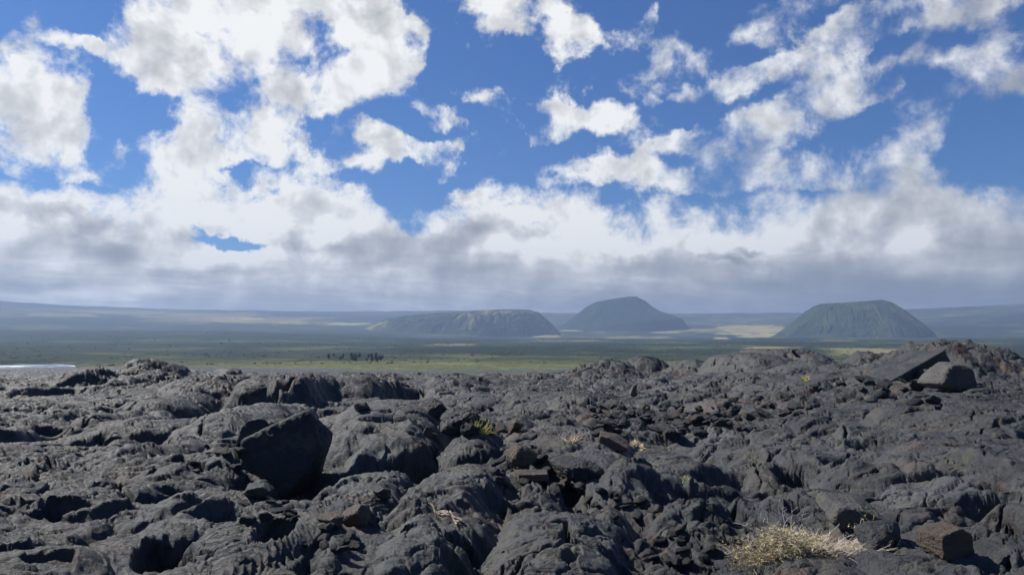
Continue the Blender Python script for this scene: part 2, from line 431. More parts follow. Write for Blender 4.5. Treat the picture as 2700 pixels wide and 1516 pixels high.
DOMES = [  # x left, x right, y top, y base, depth factor, rotation, power, detail factor, tone
 # far ridge line and hummocks
 (20, 290, 966, 1030, .9, 0, 2, 1.6, 0), (330, 640, 990, 1050, .7, 0, 2, 1.2, 0), (560, 800, 984, 1075, .8, 0, 4, .7, 0), (760, 1010, 990, 1045, .7, 0, 3, 1.0, .2),
 (1100, 1290, 985, 1020, .8, 0, 2, 1.4, 0), (1500, 1720, 965, 1000, .6, 0, 2, 1.4, 0), (1640, 1800, 948, 990, .7, 0, 2, 1.5, 0), (1780, 1960, 955, 1000, .7, 0, 2, 1.0, .1),
 (1930, 2130, 935, 1015, .9, 8, 3, .5, .5), (2050, 2330, 920, 1000, 1.1, -6, 3, .4, .55), (2180, 2420, 955, 1040, .8, 0, 2, .7, .2),
 (2460, 2860, 908, 1055, 1.0, 0, 2.4, 1.5, .25), (2560, 2760, 914, 990, .7, 10, 3, 1.5, .3), (2600, 2950, 960, 1130, 1.0, 0, 2, .8, .1),
 # left middle
 (366, 664, 1056, 1160, .9, 0, 2.4, .35, .7), (200, 420, 1040, 1100, .8, 0, 2, .5, .2), (-60, 110, 1052, 1130, .9, 0, 2, .5, .3), (106, 220, 1062, 1135, 1.0, 0, 2, .5, .2), (222, 330, 1090, 1150, .9, 0, 2, .5, .2),
 (300, 400, 1078, 1128, 1.0, 20, 2, .5, .6), (13, 122, 1132, 1250, 1.0, 0, 2, .5, .5), (119, 292, 1150, 1262, 1.0, 0, 2, .5, .3), (204, 310, 1130, 1180, .9, 0, 2, .4, .3), (251, 430, 1160, 1215, .9, -10, 2, .4, .7),
 (340, 450, 1125, 1190, 1, 0, 2, .5, .3), (490, 640, 1150, 1200, .7, 0, 3, .5, .2), (520, 600, 1180, 1240, 1, 0, 2, .6, .2),
 (230, 560, 1205, 1330, .7, -28, 2.2, .5, .4), (430, 760, 1270, 1440, .45, -38, 2.2, .5, .4),
 (-80, 275, 1268, 1370, .8, -5, 2.4, .35, .5), (-160, 130, 1300, 1420, .8, 0, 2.2, .35, .3), (-120, 245, 1392, 1530, .9, 0, 2.2, .3, .5), (80, 240, 1360, 1450, .8, 0, 2, .6, .2),
 (238, 620, 1300, 1450, .7, -18, 2.6, .9, .7), (430, 830, 1370, 1520, .5, -28, 2.6, .9, .7), (439, 660, 1450, 1560, .7, 0, 2, .5, .4),
 # centre
 (712, 1158, 1062, 1238, .9, 0, 2.6, .25, .85), (700, 905, 1050, 1225, .9, 8, 2.4, .25, .8), (880, 990, 1170, 1255, .8, 0, 2.2, .4, .9),
 (745, 1030, 1248, 1385, .9, 0, 2.8, .2, .78), (1030, 1330, 1232, 1400, .9, -14, 3, .25, .8), (960, 1280, 1345, 1530, .8, -10, 3, .4, .7), (1270, 1700, 1370, 1560, .8, -6, 3, .2, .74), (920, 1100, 1455, 1560, .9, 0, 2.2, .3, .7),
 (740, 930, 1350, 1450, .8, 0, 2, .9, .2), (760, 900, 1430, 1540, .8, 0, 2, .9, .2),
 (1098, 1270, 1040, 1165, 1.0, 0, 2, 1.8, 0), (1150, 1330, 1130, 1260, .9, 0, 2, 2.0, 0), (1270, 1560, 1190, 1330, .8, -12, 2, 1.9, 0), (1250, 1520, 1290, 1370, .7, -10, 2, .8, .4),
 (1220, 1420, 1100, 1150, .7, 0, 2, .8, .2), (1285, 1760, 1142, 1262, .6, -10, 3.5, .15, .7), (1450, 1600, 1040, 1075, .8, 0, 2, .8, .4),
 (1700, 1900, 1360, 1500, .8, 0, 2, 1.5, 0), (1600, 1800, 1250, 1340, .8, -20, 2, .8, .2), (1700, 1860, 1240, 1300, .8, -15, 2.2, .4, .4), (1500, 1700, 1325, 1420, .7, -10, 2.6, .6, .4), (1780, 2010, 1300, 1400, .8, -15, 2.4, .5, .3),
 # right
 (1934, 2105, 1038, 1112, .9, 12, 3, .4, .6), (2090, 2262, 1036, 1110, .8, 4, 4, .35, .6), (1800, 1980, 1090, 1130, .7, 0, 2, .8, .3), (1730, 1820, 1095, 1140, 1, 0, 2, .6, .5),
 (2070, 2270, 1148, 1215, .8, 14, 2.4, .35, .4), (2200, 2420, 1095, 1160, .7, 16, 2.2, .6, .2), (2330, 2500, 1060, 1130, .8, 10, 2.2, .7, .2), (1850, 2080, 1180, 1235, .6, 5, 2.2, .5, .3), (1980, 2160, 1220, 1275, .7, 8, 2.2, .35, .3),
 (2120, 2420, 1190, 1300, .5, 35, 2.6, .35, .35), (2360, 2500, 1170, 1240, .9, 10, 2, .8, .1), (2450, 2560, 1140, 1180, .9, 0, 2.2, .4, .5), (2028, 2072, 1298, 1336, 1, 0, 2, .2, .3), (1950, 2010, 1290, 1330, 1, 0, 2, .3, .2),
 (2403, 2800, 1262, 1385, .8, 12, 3, .4, .6), (2440, 2640, 1245, 1300, .6, 18, 2.2, .4, .2), (2290, 2470, 1358, 1455, .9, 0, 2.6, .3, .5), (2060, 2340, 1310, 1400, .6, -12, 2.6, .4, .3),
 (2040, 2420, 1432, 1530, .7, -4, 2.6, .6, .3), (2350, 2800, 1440, 1580, .8, -6, 2.8, .3, .4), (1740, 2000, 1230, 1290, .6, 10, 2.2, .5, .3), (1640, 1760, 1220, 1262, 1, 0, 2.2, .3, .5),
]
PITS = [  # x left, x right, y near edge, y far edge, depth
 (570, 790, 1100, 1052, .55), (600, 660, 1160, 1120, .5), (640, 880, 1345, 1250, .7), (960, 1160, 1256, 1205, .9), (880, 980, 1275, 1240, .5), (388, 505, 1500, 1420, .6), (160, 260, 1150, 1100, .3),
 (60, 270, 1370, 1300, .35), (330, 560, 1330, 1270, .3), (1010, 1150, 1050, 1020, .4), (1230, 1290, 1160, 1120, .4), (2490, 2700, 1440, 1350, .6), (2240, 2350, 1400, 1345, .45), (1990, 2100, 1345, 1300, .3),
 (2270, 2500, 1050, 990, .5), (2560, 2620, 1480, 1430, .3), (1890, 2000, 1400, 1360, .3), (1420, 1560, 1340, 1280, .35), (2100, 2200, 1260, 1210, .3), (980, 1060, 1420, 1340, .35), (800, 860, 1516, 1460, .5), (1300, 1340, 1500, 1380, .25),
 (1800, 1960, 1100, 1060, .4), (1600, 1700, 1370, 1330, .35), (380, 520, 1130, 1100, .1), (2500, 2560, 1290, 1240, .3)]

CAVES = [(935, 1150, 1262, 1232, .6), (620, 870, 1350, 1290, .5), (388, 505, 1500, 1462, .3), (2500, 2720, 1440, 1388, .5), (80, 262, 1374, 1350, .2), (350, 540, 1335, 1318, .15), (570, 790, 1100, 1080, .4), (60, 200, 1046, 1030, .3), (2380, 2520, 1058, 1030, .3), (1840, 1950, 1066, 1056, .2), (1585, 1660, 1195, 1186, .1),
         (2240, 2345, 1398, 1380, .3), (2590, 2640, 1340, 1322, .2), (2050, 2130, 1262, 1250, .15), (1390, 1450, 1275, 1262, .2), (1690, 1760, 1500, 1470, .25), (1900, 1960, 1330, 1318, .2), (700, 760, 1480, 1440, .25), (1180, 1260, 1440, 1424, .1), (1560, 1650, 1345, 1330, .2)]

def lava_height(X, Y):
    R = np.hypot(X, Y)
    AZ = np.arctan2(X, Y)
    shp = X.shape
    # macro form
    lr = np.log(np.maximum(R, 1))
    pts = [(1, 18.1), (6, 18.0), (12, 17.95), (25, 17.9), (38, 18.0), (48, 18.0), (62, 17.4), (90, 16.2), (130, 14.8), (180, 13.3), (250, 11.6), (330, 9.1), (400, 6.0), (450, 4.0)]
    ptc = [(1, 18.1), (6, 18.0), (12, 17.95), (25, 17.9), (38, 17.9), (48, 17.75), (60, 16.0), (90, 12.3), (130, 9), (180, 7), (250, 6), (330, 5.0), (450, 3.0)]
    zl_ = np.interp(lr, [math.log(p[0]) for p in pts], [p[1] for p in pts])
    zc_ = np.interp(lr, [math.log(p[0]) for p in ptc], [p[1] for p in ptc])
    w = sstep(-.42, -.12, AZ)
    z = zl_ * (1 - w) + zc_ * w
    z = z + 1.15 * sstep(.10, .45, AZ) * np.exp(-((R - 36) / 13.0) ** 2) * (1 - sstep(1.2, 2, AZ))
    z = z + .45 * sstep(.30, .55, AZ) * np.exp(-((R - 18) / 6.0) ** 2) * (1 - sstep(1.2, 2, AZ))
    z = z + .30 * fbm(X / 9, Y / 9, 3, 5) * sstep(3, 12, R) + .10 * sstep(45, 80, R) * fbm(X / 22, Y / 22, 3, 8) * 8
    # flow-aligned, warped coordinates
    wx = X + .50 * fbm(X / 2.3, Y / 2.3, 3, 11); wy = Y + .50 * fbm(X / 2.3 + 31, Y / 2.3, 3, 12)
    w2x = wx + .16 * fbm(X / .6, Y / .6, 3, 51); w2y = wy + .16 * fbm(X / .6, Y / .6 + 7, 3, 52)
    zone = fbm(X / 7.5 + 3, Y / 7.5, 3, 21)             # plates / lobes patches
    plate = sstep(-.02, .22, zone + .25 * sstep(.02, .2, AZ) * sstep(14, 22, R))
    u, v = rot(w2x, w2y, 18)
    L1, id1 = lobes(u, v, 3.4, 2.3, 31, .38, .13)
    L2, id2 = lobes(u + 5 * 0, v, 1.15, .75, 32, .075, .06)
    L3, id3 = lobes(w2x, w2y, .42, .30, 37, .030, .04)
    tone = .12 + .6 * id1 ** 2
    tone = tone * .7 + .3 * id2
    ropemask = sstep(.02, .25, fbm(X / 2.2 + 9, Y / 2.2, 2, 41))
    ph = (u * 1.0 + .9 * np.abs(v - 1.3 * fbm(X / 1.6, Y / 1.6, 2, 43))) * 52 + 5 * fbm(X / .45, Y / .45, 3, 42)
    ropes = ((1 - np.abs(np.sin(ph * .5))) ** .8 - .4) * .030 * ropemask * sstep(22, 14, R) if False else ((1 - np.abs(np.sin(ph * .5))) - .4) * .030 * ropemask * (1 - sstep(14, 24, R))
    # broken tilted plates
    pu, pv = rot(w2x, w2y, -25)
    q1, q2, qx, qy, m1, m2 = worley(pu / 1.35, pv / .95, 33)
    tx = rnd(m1, m2, 7) - .5; ty = rnd(m1, m2, 8) - .5
    pl = (qx * 1.3 * tx + qy * .9 * ty) * .62 + (rnd(m1, m2, 9) - .4) * .14
    pl = pl - .10 * np.exp(-((q2 - q1) / .06) ** 2)
    s1, s2, sx, sy, n1_, n2_ = worley(w2x / .46, w2y / .34, 34)
    pl2 = (sx * (rnd(n1_, n2_, 1) - .5) + sy * (rnd(n1_, n2_, 2) - .5)) * .20 + (rnd(n1_, n2_, 3) - .5) * .045 - .03 * np.exp(-((s2 - s1) / .10) ** 2)
    platetone = .1 + .7 * rnd(m1, m2, 12) ** 2
    rubz = sstep(.14, .30, fbm(X / 5 + 40, Y / 5, 3, 61))
    # the band of clinker in the middle distance and the ridge of clinker in the middle
    for (px, py, rx, ry) in ((1740, 1100, 5.5, 2.0), (2010, 1075, 3.5, 2), (1200, 1110, 1.2, 1.6), (1420, 1250, 1.2, .9), (1560, 1330, 1.0, .6), (1790, 1420, .8, .6), (860, 1400, .6, .4), (1500, 1090, 2.5, 1.5), (2200, 1030, 3, 1)):
        c = ground(px, py)
        rubz = np.maximum(rubz, 1 - sstep(.6, 1.15, np.hypot((X - c.x) / rx, (Y - c.y) / ry) + .4 * fbm(X / .8, Y / .8, 3, 62)))
    r1, r2, rx_, ry_, o1, o2 = worley(w2x / .19, w2y / .15, 35)
    rub = (rnd(n1_, n2_, 4) - .3) * .15 + (sx * (rnd(n1_, n2_, 5) - .5) + sy * (rnd(n1_, n2_, 6) - .5)) * .30
    rub = rub + (rnd(o1, o2, 4) - .4) * .08 + (rx_ * (rnd(o1, o2, 5) - .5) + ry_ * (rnd(o1, o2, 6) - .5)) * .12 + .03 * np.sqrt(np.clip(r2 - r1, 0, 1))
    det = (1 - plate) * (L1 + L2 + .5 * L3) + plate * (.7 * L1 + pl + pl2 + .4 * L2)
    tone = tone * (1 - plate) + platetone * plate
    det = det * (1 - rubz) + rubz * (.7 * L1 + rub + .3 * L2)
    tone = tone * (1 - .8 * rubz)
    fine = ropes * (1 - rubz) + .017 * fbm(X / .35, Y / .35, 5, 71, .62) + .009 * fbm(X / .06, Y / .06, 2, 72)
    # wrinkled skin
    wr = fbm(u / .30, v / .07, 3, 73)
    fine = fine + .011 * wr * (1 - rubz)
    # long cracks
    e1, e2, _, _, _, _ = worley((X + .6 * fbm(X / 1.2, Y / 1.2, 4, 81)) / 1.7, (Y + .6 * fbm(X / 1.2, Y / 1.2, 4, 82)) / 1.25, 36)
    crack = -.45 * np.exp(-((e2 - e1) / .022) ** 2) * sstep(-.15, .15, fbm(X / 3, Y / 3, 2, 83))
    c1_, c2_, _, _, _, _ = worley(w2x / .52 + w2y / 1.4, w2y / .22, 38)
    fine = fine - .075 * np.exp(-((c2_ - c1_) / .045) ** 2) * sstep(-.05, .25, fbm(X / 1.1, Y / 1.1, 3, 84)) * (1 - sstep(25, 45, R))
    hol = fbm(X / 1.5 + 70, Y / 1.1, 4, 85, .55)
    det = det - .55 * sstep(.29, .36, hol) * (.4 + .6 * sstep(5, 8, R))
    far = 1 - .45 * sstep(50, 110, R)
    # overlapping crust edges: sharp little scarps with gentle backs
    def saw(v, w_): 
        s_ = v - np.floor(v)
        return sstep(0, w_, s_) * (1 - s_) 
    sv1 = fbm(w2x / 2.6, w2y / 1.7, 2, 131, .5) * 4.5 + .5 * (u * .35 - v * .6)
    sv2 = fbm(w2x / .9 + 7, w2y / .6, 2, 132, .5) * 3
    sm = sstep(-.1, .2, fbm(X / 1.7, Y / 1.7, 2, 133))
    fine = fine + (.085 * saw(sv1, .05) * sm + .026 * saw(sv2, .06)) * (1 - .7 * rubz) * (1 - .5 * sstep(30, 60, R))
    fine = fine + crack * (1 - .5 * sstep(30, 60, R))
    h = z + .82 * (det - .30) * (far * (.35 + .65 * sstep(2, 7, R)))
    # hand placed pits and domes
    for (xl, xr, yn, yf, dp) in PITS:
        a = ground((xl + xr) / 2, (yn + yf) / 2); n = ground(0, yn).y; f = ground(0, yf).y
        rx = (xr - xl) / 2 / FPX * a.y; ry = abs(f - n) / 2
        q = np.hypot((X - a.x) / rx, (Y - a.y) / max(ry, .15)) + .25 * fbm(X / .5, Y / .5, 3, 91)
        h = h - 1.5 * dp * (1 - sstep(.75, 1.0, q))
    for (xl, xr, yt, yb, dep, ro, pw, df, tn) in DOMES:
        n = ground((xl + xr) / 2, yb)
        D0 = n.y
        a = (xr - xl) / 2 / FPX * D0
        # height and depth that together give the rows seen: low and deep rather than tall
        for hh in np.linspace(.04, 1.0, 50) * (.80 if tn > .75 or yb < 1080 else .30) * a:
            Dt = (CAMZ - 18.0 - hh) * FPX / max(yt - HOR, 12.0)
            b = (Dt - D0) / 1.15
            if b < 3.0 * a * dep: break
        b = min(max(b, .6 * a), 3.4 * a)
        cx_, cy_ = n.x, n.y + b
        ztop = 18.0 + hh
        q = (np.abs(X - cx_) < a * 1.6) & (np.abs(Y - cy_) < max(a, b) * 1.6)
        if not q.any(): continue
        x = X[q] - cx_; y = Y[q] - cy_
        x = x + .22 * a * fbm(X[q] / (a * 1.1), Y[q] / (a * 1.1), 3, 101); y = y + .22 * b * fbm(X[q] / (a * 1.1) + 5, Y[q] / (a * 1.1), 3, 102)
        x, y = rot(x, y, ro)
        k = (np.abs(x) / a) ** pw + (np.abs(y) / b) ** pw
        k = k + .22 * fbm(X[q] / (a * .45), Y[q] / (a * .45), 4, 103) * np.clip(k * 1.5, 0, 1)
        prof = np.where(k < 1, .38 + .62 * np.clip(1 - k, 0, 1) ** .80, 0)
        H = ztop - 17.62
        det_loc = (det[q] - .25) * df * .8
        zd = 17.62 + H * prof + det_loc * np.clip(prof * 3, 0, 1)
        zd = np.where(k < 1, zd, -99)
        hq = h[q]
        m = zd > hq
        h[q] = np.maximum(hq, zd)
        tq = tone[q]; tq[m] = .35 * tq[m] + .65 * tn; tone[q] = tq
    for (xl, xr, yn, yf, dp) in CAVES:
        a = ground((xl + xr) / 2, (yn + yf) / 2); n = ground(0, yn).y; f = ground(0, yf).y
        rx = (xr - xl) / 2 / FPX * a.y; ry = abs(f - n) / 2
        q = np.hypot((X - a.x) / rx, (Y - a.y) / max(ry, .15)) + .35 * fbm(X / .4, Y / .4, 4, 92)
        m = 1 - sstep(.90, 1.0, q)
        h = h * (1 - m) + m * (17.75 - dp)
    rust = np.zeros(shp, np.float32)
    for (px, py, rx, ry, s) in ((1370, 1200, .5, .4, .8), (1290, 1310, .35, .12, .9), (1700, 1365, .3, .10, 1.3), (1745, 1400, .2, .08, 1.3), (1340, 1360, .35, .2, .9), (930, 1350, .3, .15, .7), (2030, 1090, 1.5, .5, .4),
                             (300, 1430, .15, .15, .9), (320, 1470, .25, .10, .9), (870, 1430, .35, .15, .7), (1900, 1080, 1.2, .6, .5), (1150, 1190, .12, .3, .7), (2420, 1290, .5, .3, .35), (1500, 1215, .5, .3, .5), (2440, 1220, .6, .4, .4)):
        c = ground(px, py)
        rust = np.maximum(rust, s * np.exp(-((X - c.x) / rx) ** 2 - ((Y - c.y) / ry) ** 2))
    rust = rust + .5 * rubz * sstep(.05, .3, fbm(X / 1.5, Y / 1.5, 3, 111)) + .4 * sstep(.27, .42, fbm(X / .8 + 3, Y / .8, 4, 112))
    return h, fine, np.clip(tone, 0, 1), np.clip(rust, 0, 1)

def radial(*segs):
    out = []
    for (a, b, k) in segs:
        n = int(math.log(b / a) / k)
        out.append(np.exp(np.linspace(math.log(a), math.log(b), n, endpoint=False)))
    out.append(np.array([segs[-1][1]]))
    return np.concatenate(out)

rr = radial((.6, 5.0, .03), (5.0, 60, .0020), (60, 120, .004), (120, 430, .012))
aa = np.concatenate([np.arange(-.66, .66, .0011), np.linspace(.66, 2 * math.pi - .66, 260)[:-1]])
A, Rr = np.meshgrid(aa, rr)
X = (Rr * np.sin(A)); Y = (Rr * np.cos(A))
Z, FINE, TONE, RUST = lava_height(X, Y)
dr = np.gradient(rr)[:, None]
def slope(Z):
    return np.hypot(np.abs(np.gradient(Z, axis=0) / dr), np.abs(np.gradient(Z, axis=1) / np.maximum(np.gradient(A, axis=1) * Rr, 1e-4)))
def blur_a(Q, n):
    c = np.cumsum(np.concatenate([Q[:, -n - 1:], Q, Q[:, :n]], 1, dtype=np.float64), 1)
    return ((c[:, 2 * n + 1:] - c[:, :-2 * n - 1]) / (2 * n + 1)).astype(np.float32)
def blur_r(Q, n):
    return blur_a(Q.T, n).T
nb_ = np.abs(A) < .62
for it in range(2):
    st = np.clip(blur_r(blur_a(sstep(1.2, 2.2, slope(Z)), 4), 3) * 1.6, 0, 1) * (1 - sstep(35, 60, Rr))
    Zb = blur_r(blur_a(blur_a(Z, 7), 5), 1)
    Z = np.where(nb_, Z * (1 - st) + Zb * st, Z)
SLP = blur_a(sstep(.9, 2.0, slope(Z)), 3) * (1 - sstep(30, 60, Rr))
Z = Z + FINE * (1 - .75 * SLP)
lam = .05 + .004 * Rr
off = SLP * (fbm((X + .3 * Y) / (lam * 4), Z / (lam * 1.6), 5, 121, .62) * (.11 + .004 * Rr))
off2 = SLP * fbm((X - .2 * Y) / (lam * 3) + 40, Z / (lam * 1.4), 3, 122, .6) * .05
X = X + (off * np.sin(A) + off2 * np.cos(A)); Y = Y + (off * np.cos(A) - off2 * np.sin(A))
lava = grid_mesh('lava_field', X, Y, Z, {'tone': TONE, 'rust': RUST})
lava.data.materials.append(M_LAVA)
tag(lava, kind='structure')
RRl, AAl, ZL = rr, aa, Z
def lava_z(x, y):
    r = math.hypot(x, y); a = math.atan2(x, y)
    i = int(np.searchsorted(rr, r)); j = int(np.searchsorted(aa[:1300], a))
    i = min(max(i, 1), len(rr) - 2); j = min(max(j, 1), 1198)
    return float(ZL[i - 1:i + 2, j - 1:j + 2].mean())
def hit(px, py):
    """first lava surface point under a photograph pixel"""
    d = ray(px, py)
    a = math.atan2(d.x, d.y); hd = math.hypot(d.x, d.y)
    j = min(max(int(np.searchsorted(aa[:1200], a)), 0), 1199)
    zr = CAMZ + rr * d.z / hd
    k = np.nonzero((ZL[:, j] > zr) & (rr > 4.5))[0]
    i = k[0] if len(k) else len(rr) - 1
    r = rr[i]
    return Vector((r * d.x / hd, r * d.y / hd, float(ZL[i, j])))
del X, Y, A, Rr

# ------------------------------------------------------------------ far terrain
def sky_angle(x_px):
    xs = [-900, 0, 150, 450, 900, 1200, 1500, 1760, 2100, 2450, 2700, 3600]
    ys = [800, 808, 815, 821, 823, 819, 826, 828, 828, 822, 815, 805]
    return (HOR - np.interp(x_px, xs, ys)) / FPX

def terrain_h(X, Y):
    R = np.hypot(X, Y); AZ = np.arctan2(X, Y)
    px = 1350 + FPX * np.tan(np.clip(AZ, -1.2, 1.2))
    top = sky_angle(px)
    lr = np.log(R)
    ds = [300, 420, 600, 1000, 1600, 2500, 3200]
    zs = [5.5, 3.5, 3.2, 4.5, 9, 15, 18]
    z = np.interp(lr, np.log(ds), zs)
    far = CAMZ + top * 6200
    k = np.clip((R - 3200) / 3000, 0, 1)
    zf = 18 + (far - 18) * k ** 1.25
    z = np.where(R > 3200, zf, z)
    z = z + 0.0 * R
    z = np.where(R > 6200, far + (R - 6200) * .004, z)
    und = fbm(X / 900, Y / 900, 5, 201)
    z = z + und * np.clip((R - 700) / 4000, 0, 1) * 20 * np.clip((6500 - R) / 2200, .12, 1)
    z = z + fbm(X / 160, Y / 160, 4, 202) * np.clip((R - 500) / 3000, .05, 1) * 7
    # left: the slope starts nearer
    wl = 1 - sstep(-.35, .0, AZ)
    z = z + wl * 30 * sstep(1300, 3600, R) * np.clip((6200 - R) / 2000, 0, 1)
    # bay on the left
    bay = (1 - sstep(-.535, -.475, AZ)) * sstep(430, 500, R) * (1 - sstep(670, 720, R + 60 * fbm(X / 120, Y / 120, 2, 203)))
    z = z - bay * 9
    # sea behind and to the left rear
    sea = 1 - sstep(-1.25, -.75, AZ)
    sea = np.maximum(sea, sstep(2.4, 3.0, AZ))
    z = z - sea * 600 * sstep(400, 3000, R) - sea * 9
    return z, np.clip(bay, 0, 1)

rt = radial((300, 900, .008), (900, 6600, .0060), (6600, 7400, .03))
at_ = np.concatenate([np.arange(-.68, .68, .0016), np.linspace(.68, 2 * math.pi - .68, 200)[:-1]])
A, Rr = np.meshgrid(at_, rt)
X = Rr * np.sin(A); Y = Rr * np.cos(A)
A = np.where(A > math.pi, A - 2 * math.pi, A)
ZT, BAY = terrain_h(X, Y)
PX = 1350 + FPX * np.tan(np.clip(A, -1.2, 1.2)); PYY = HOR - FPX * (ZT - CAMZ) / Rr
# land cover as a map colour: fields, woods, pasture, plus painted cloud shadow
pasture = (.155, .160, .070); forest = (.020, .042, .024); scrub = (.085, .115, .045); straw = (.60, .50, .22); drylava = (.075, .068, .060)
cov = np.zeros(X.shape + (3,), np.float32)
nA = fbm(X / 420, Y / 260, 5, 210, .6); nB = fbm(X / 90, Y / 60, 5, 211, .65); nC = fbm(X / 1200, Y / 700, 4, 212)
lnR = np.log(Rr)
nL = fbm(A * 6, lnR * 4.5, 5, 220, .62); nM = fbm(A * 22, lnR * 22, 4, 221, .6)
f = sstep(-.22, .26, .3 * nA + .9 * nL + .5 * nM)[..., None]
cov[:] = np.array(forest) * (1 - f) + np.array(scrub) * f
st_ = sstep(.18, .40, nL + .5 * nM)[..., None] * .35
cov[:] = cov * (1 - st_) + st_ * np.array((.20, .19, .08))
near = (1 - sstep(800, 1500, Rr + 700 * nL))[..., None]
f2_ = sstep(-.35, .30, .3 * nB + .9 * nL + .7 * nM)[..., None]
cov[:] = cov * (1 - near) + near * (np.array((.034, .056, .030)) * (1 - f2_) + np.array(pasture) * f2_)
shade_band_ = (sstep(560, 760, Rr + 250 * nL) * (1 - sstep(2600, 4200, Rr)) * sstep(-.25, .12, -nL + .5 * nM + .12) * .85)[..., None]  # mid-plain band: forest tint that also paints in the cloud shadow there
cov[:] = cov * (1 - shade_band_) + shade_band_ * np.array((.022, .046, .034))
# grey lava apron at the left
ap = ((1 - sstep(-.36, -.20, A)) * (1 - sstep(330, 430, Rr + 60 * nB)))[..., None]
cov[:] = cov * (1 - ap) + ap * np.array(drylava)
FIELDS = [(30, 290, 824, 830, .22), (60, 260, 834, 842, .5), (200, 480, 826, 836, .4), (375, 700, 828, 855, .45), (560, 860, 838, 856, .5), (640, 700, 840, 846, .9), (860, 985, 852, 858, .9), (740, 820, 848, 856, .6),
 (1110, 1180, 869, 877, .8), (1375, 1430, 857, 869, 1.0), (1500, 1720, 860, 871, 1.0), (1560, 1700, 866, 874, .7), (1720, 1800, 872, 880, .7), (1895, 2060, 858, 884, .8), (1940, 2070, 880, 890, 1.0), (2000, 2100, 864, 880, .7), (1400, 1480, 880, 890, .7), (1600, 1760, 886, 893, .5),
 (1880, 1920, 888, 894, .9), (1740, 1900, 868, 876, .5), (2340, 2400, 862, 880, .9), (2280, 2360, 882, 892, .6), (2150, 2260, 893, 899, .4), (1960, 2100, 912, 922, .6), (2180, 2420, 915, 932, .5), (1120, 1250, 906, 912, .4), (1040, 1260, 955, 962, .35), (1380, 1600, 896, 901, .3), (300, 380, 862, 868, .2)]
for (xa, xb, ya, yb, s) in FIELDS:
    xx = (PX - (xa + xb) / 2) / ((xb - xa) / 2); yy = (PYY - (ya + yb) / 2) / ((yb - ya) / 2)
    q = np.maximum(np.abs(xx), np.abs(yy)) + .8 * nM + .4 * nL + .6 * nB
    m = ((1 - sstep(.75, 1.05, q)) * s)[..., None]
    cov[:] = cov * (1 - m) + m * np.array(straw)
WOODS_SHADE = [(840, 1010, 925, 955, .9), (960, 1560, 912, 934, .8), (1300, 1960, 918, 932, .6), (1850, 2300, 900, 912, .8), (1130, 1420, 880, 896, .6), (600, 900, 885, 925, .5), (0, 640, 850, 900, .5), (1500, 1900, 940, 950, .5), (2060, 2500, 890, 900, .5), (1640, 1760, 878, 888, .6), (2430, 2700, 860, 900, .5)]  # dark woods, and cloud shadow on the mid plain painted in woodland colour
for (xa, xb, ya, yb, s) in WOODS_SHADE:
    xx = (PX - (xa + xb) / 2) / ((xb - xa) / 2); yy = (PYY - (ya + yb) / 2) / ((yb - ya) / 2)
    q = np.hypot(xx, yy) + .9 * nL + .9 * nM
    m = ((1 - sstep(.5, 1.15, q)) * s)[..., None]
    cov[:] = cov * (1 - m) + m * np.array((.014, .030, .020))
strip = (1 - sstep(420, 640, Rr + 160 * nL))[..., None] * (1 - ap) * .8
cov[:] = cov * (1 - strip) + strip * (np.array((.20, .215, .085)) * (1 + .25 * nM[..., None]))
speck = sstep(.20, .42, nM + .5 * nB)[..., None] * .55 * (Rr > 1200)[..., None] * (sstep(-.2, .15, A) * sstep(-.15, .1, nL))[..., None]
cov[:] = cov * (1 - speck) + speck * np.array((.34, .30, .13))
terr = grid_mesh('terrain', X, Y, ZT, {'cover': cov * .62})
tag(terr, kind='structure')
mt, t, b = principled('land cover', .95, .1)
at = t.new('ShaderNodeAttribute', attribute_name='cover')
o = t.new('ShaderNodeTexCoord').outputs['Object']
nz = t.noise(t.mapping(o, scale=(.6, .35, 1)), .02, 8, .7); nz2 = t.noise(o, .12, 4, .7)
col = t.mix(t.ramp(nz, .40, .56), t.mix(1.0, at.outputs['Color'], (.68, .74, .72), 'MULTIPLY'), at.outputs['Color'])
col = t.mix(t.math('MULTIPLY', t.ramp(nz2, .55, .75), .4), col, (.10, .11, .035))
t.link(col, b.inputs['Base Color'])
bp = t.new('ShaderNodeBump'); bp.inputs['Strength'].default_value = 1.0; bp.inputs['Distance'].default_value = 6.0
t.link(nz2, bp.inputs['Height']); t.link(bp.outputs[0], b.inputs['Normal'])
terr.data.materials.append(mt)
def terr_z(x, y):
    z, _ = terrain_h(np.array([x, x]), np.array([y, y]))
    return float(z[0])

# ------------------------------------------------------------------ cinder cones and hills
def hill_mat(name, c0, c1, c2):
    m, t, b = principled(name, .95, .1)
    o = t.new('ShaderNodeTexCoord').outputs['Object']
    n = t.noise(o, .014, 7, .68); n2 = t.noise(o, .10, 4, .7)
    col = t.mix(t.ramp(n, .38, .58), c0, c1)
    col = t.mix(t.math('MULTIPLY', t.ramp(t.noise(o, .006, 6, .7), .52, .62), .8), col, c2)
    col = t.mix(t.math('MULTIPLY', t.ramp(n2, .5, .7), .5), col, (c0[0] * .6, c0[1] * .6, c0[2] * .6))
    t.link(col, b.inputs['Base Color'])
    bp = t.new('ShaderNodeBump'); bp.inputs['Strength'].default_value = 1.0; bp.inputs['Distance'].default_value = 7.0
    t.link(n2, bp.inputs['Height']); t.link(bp.outputs[0], b.inputs['Normal'])
    return m

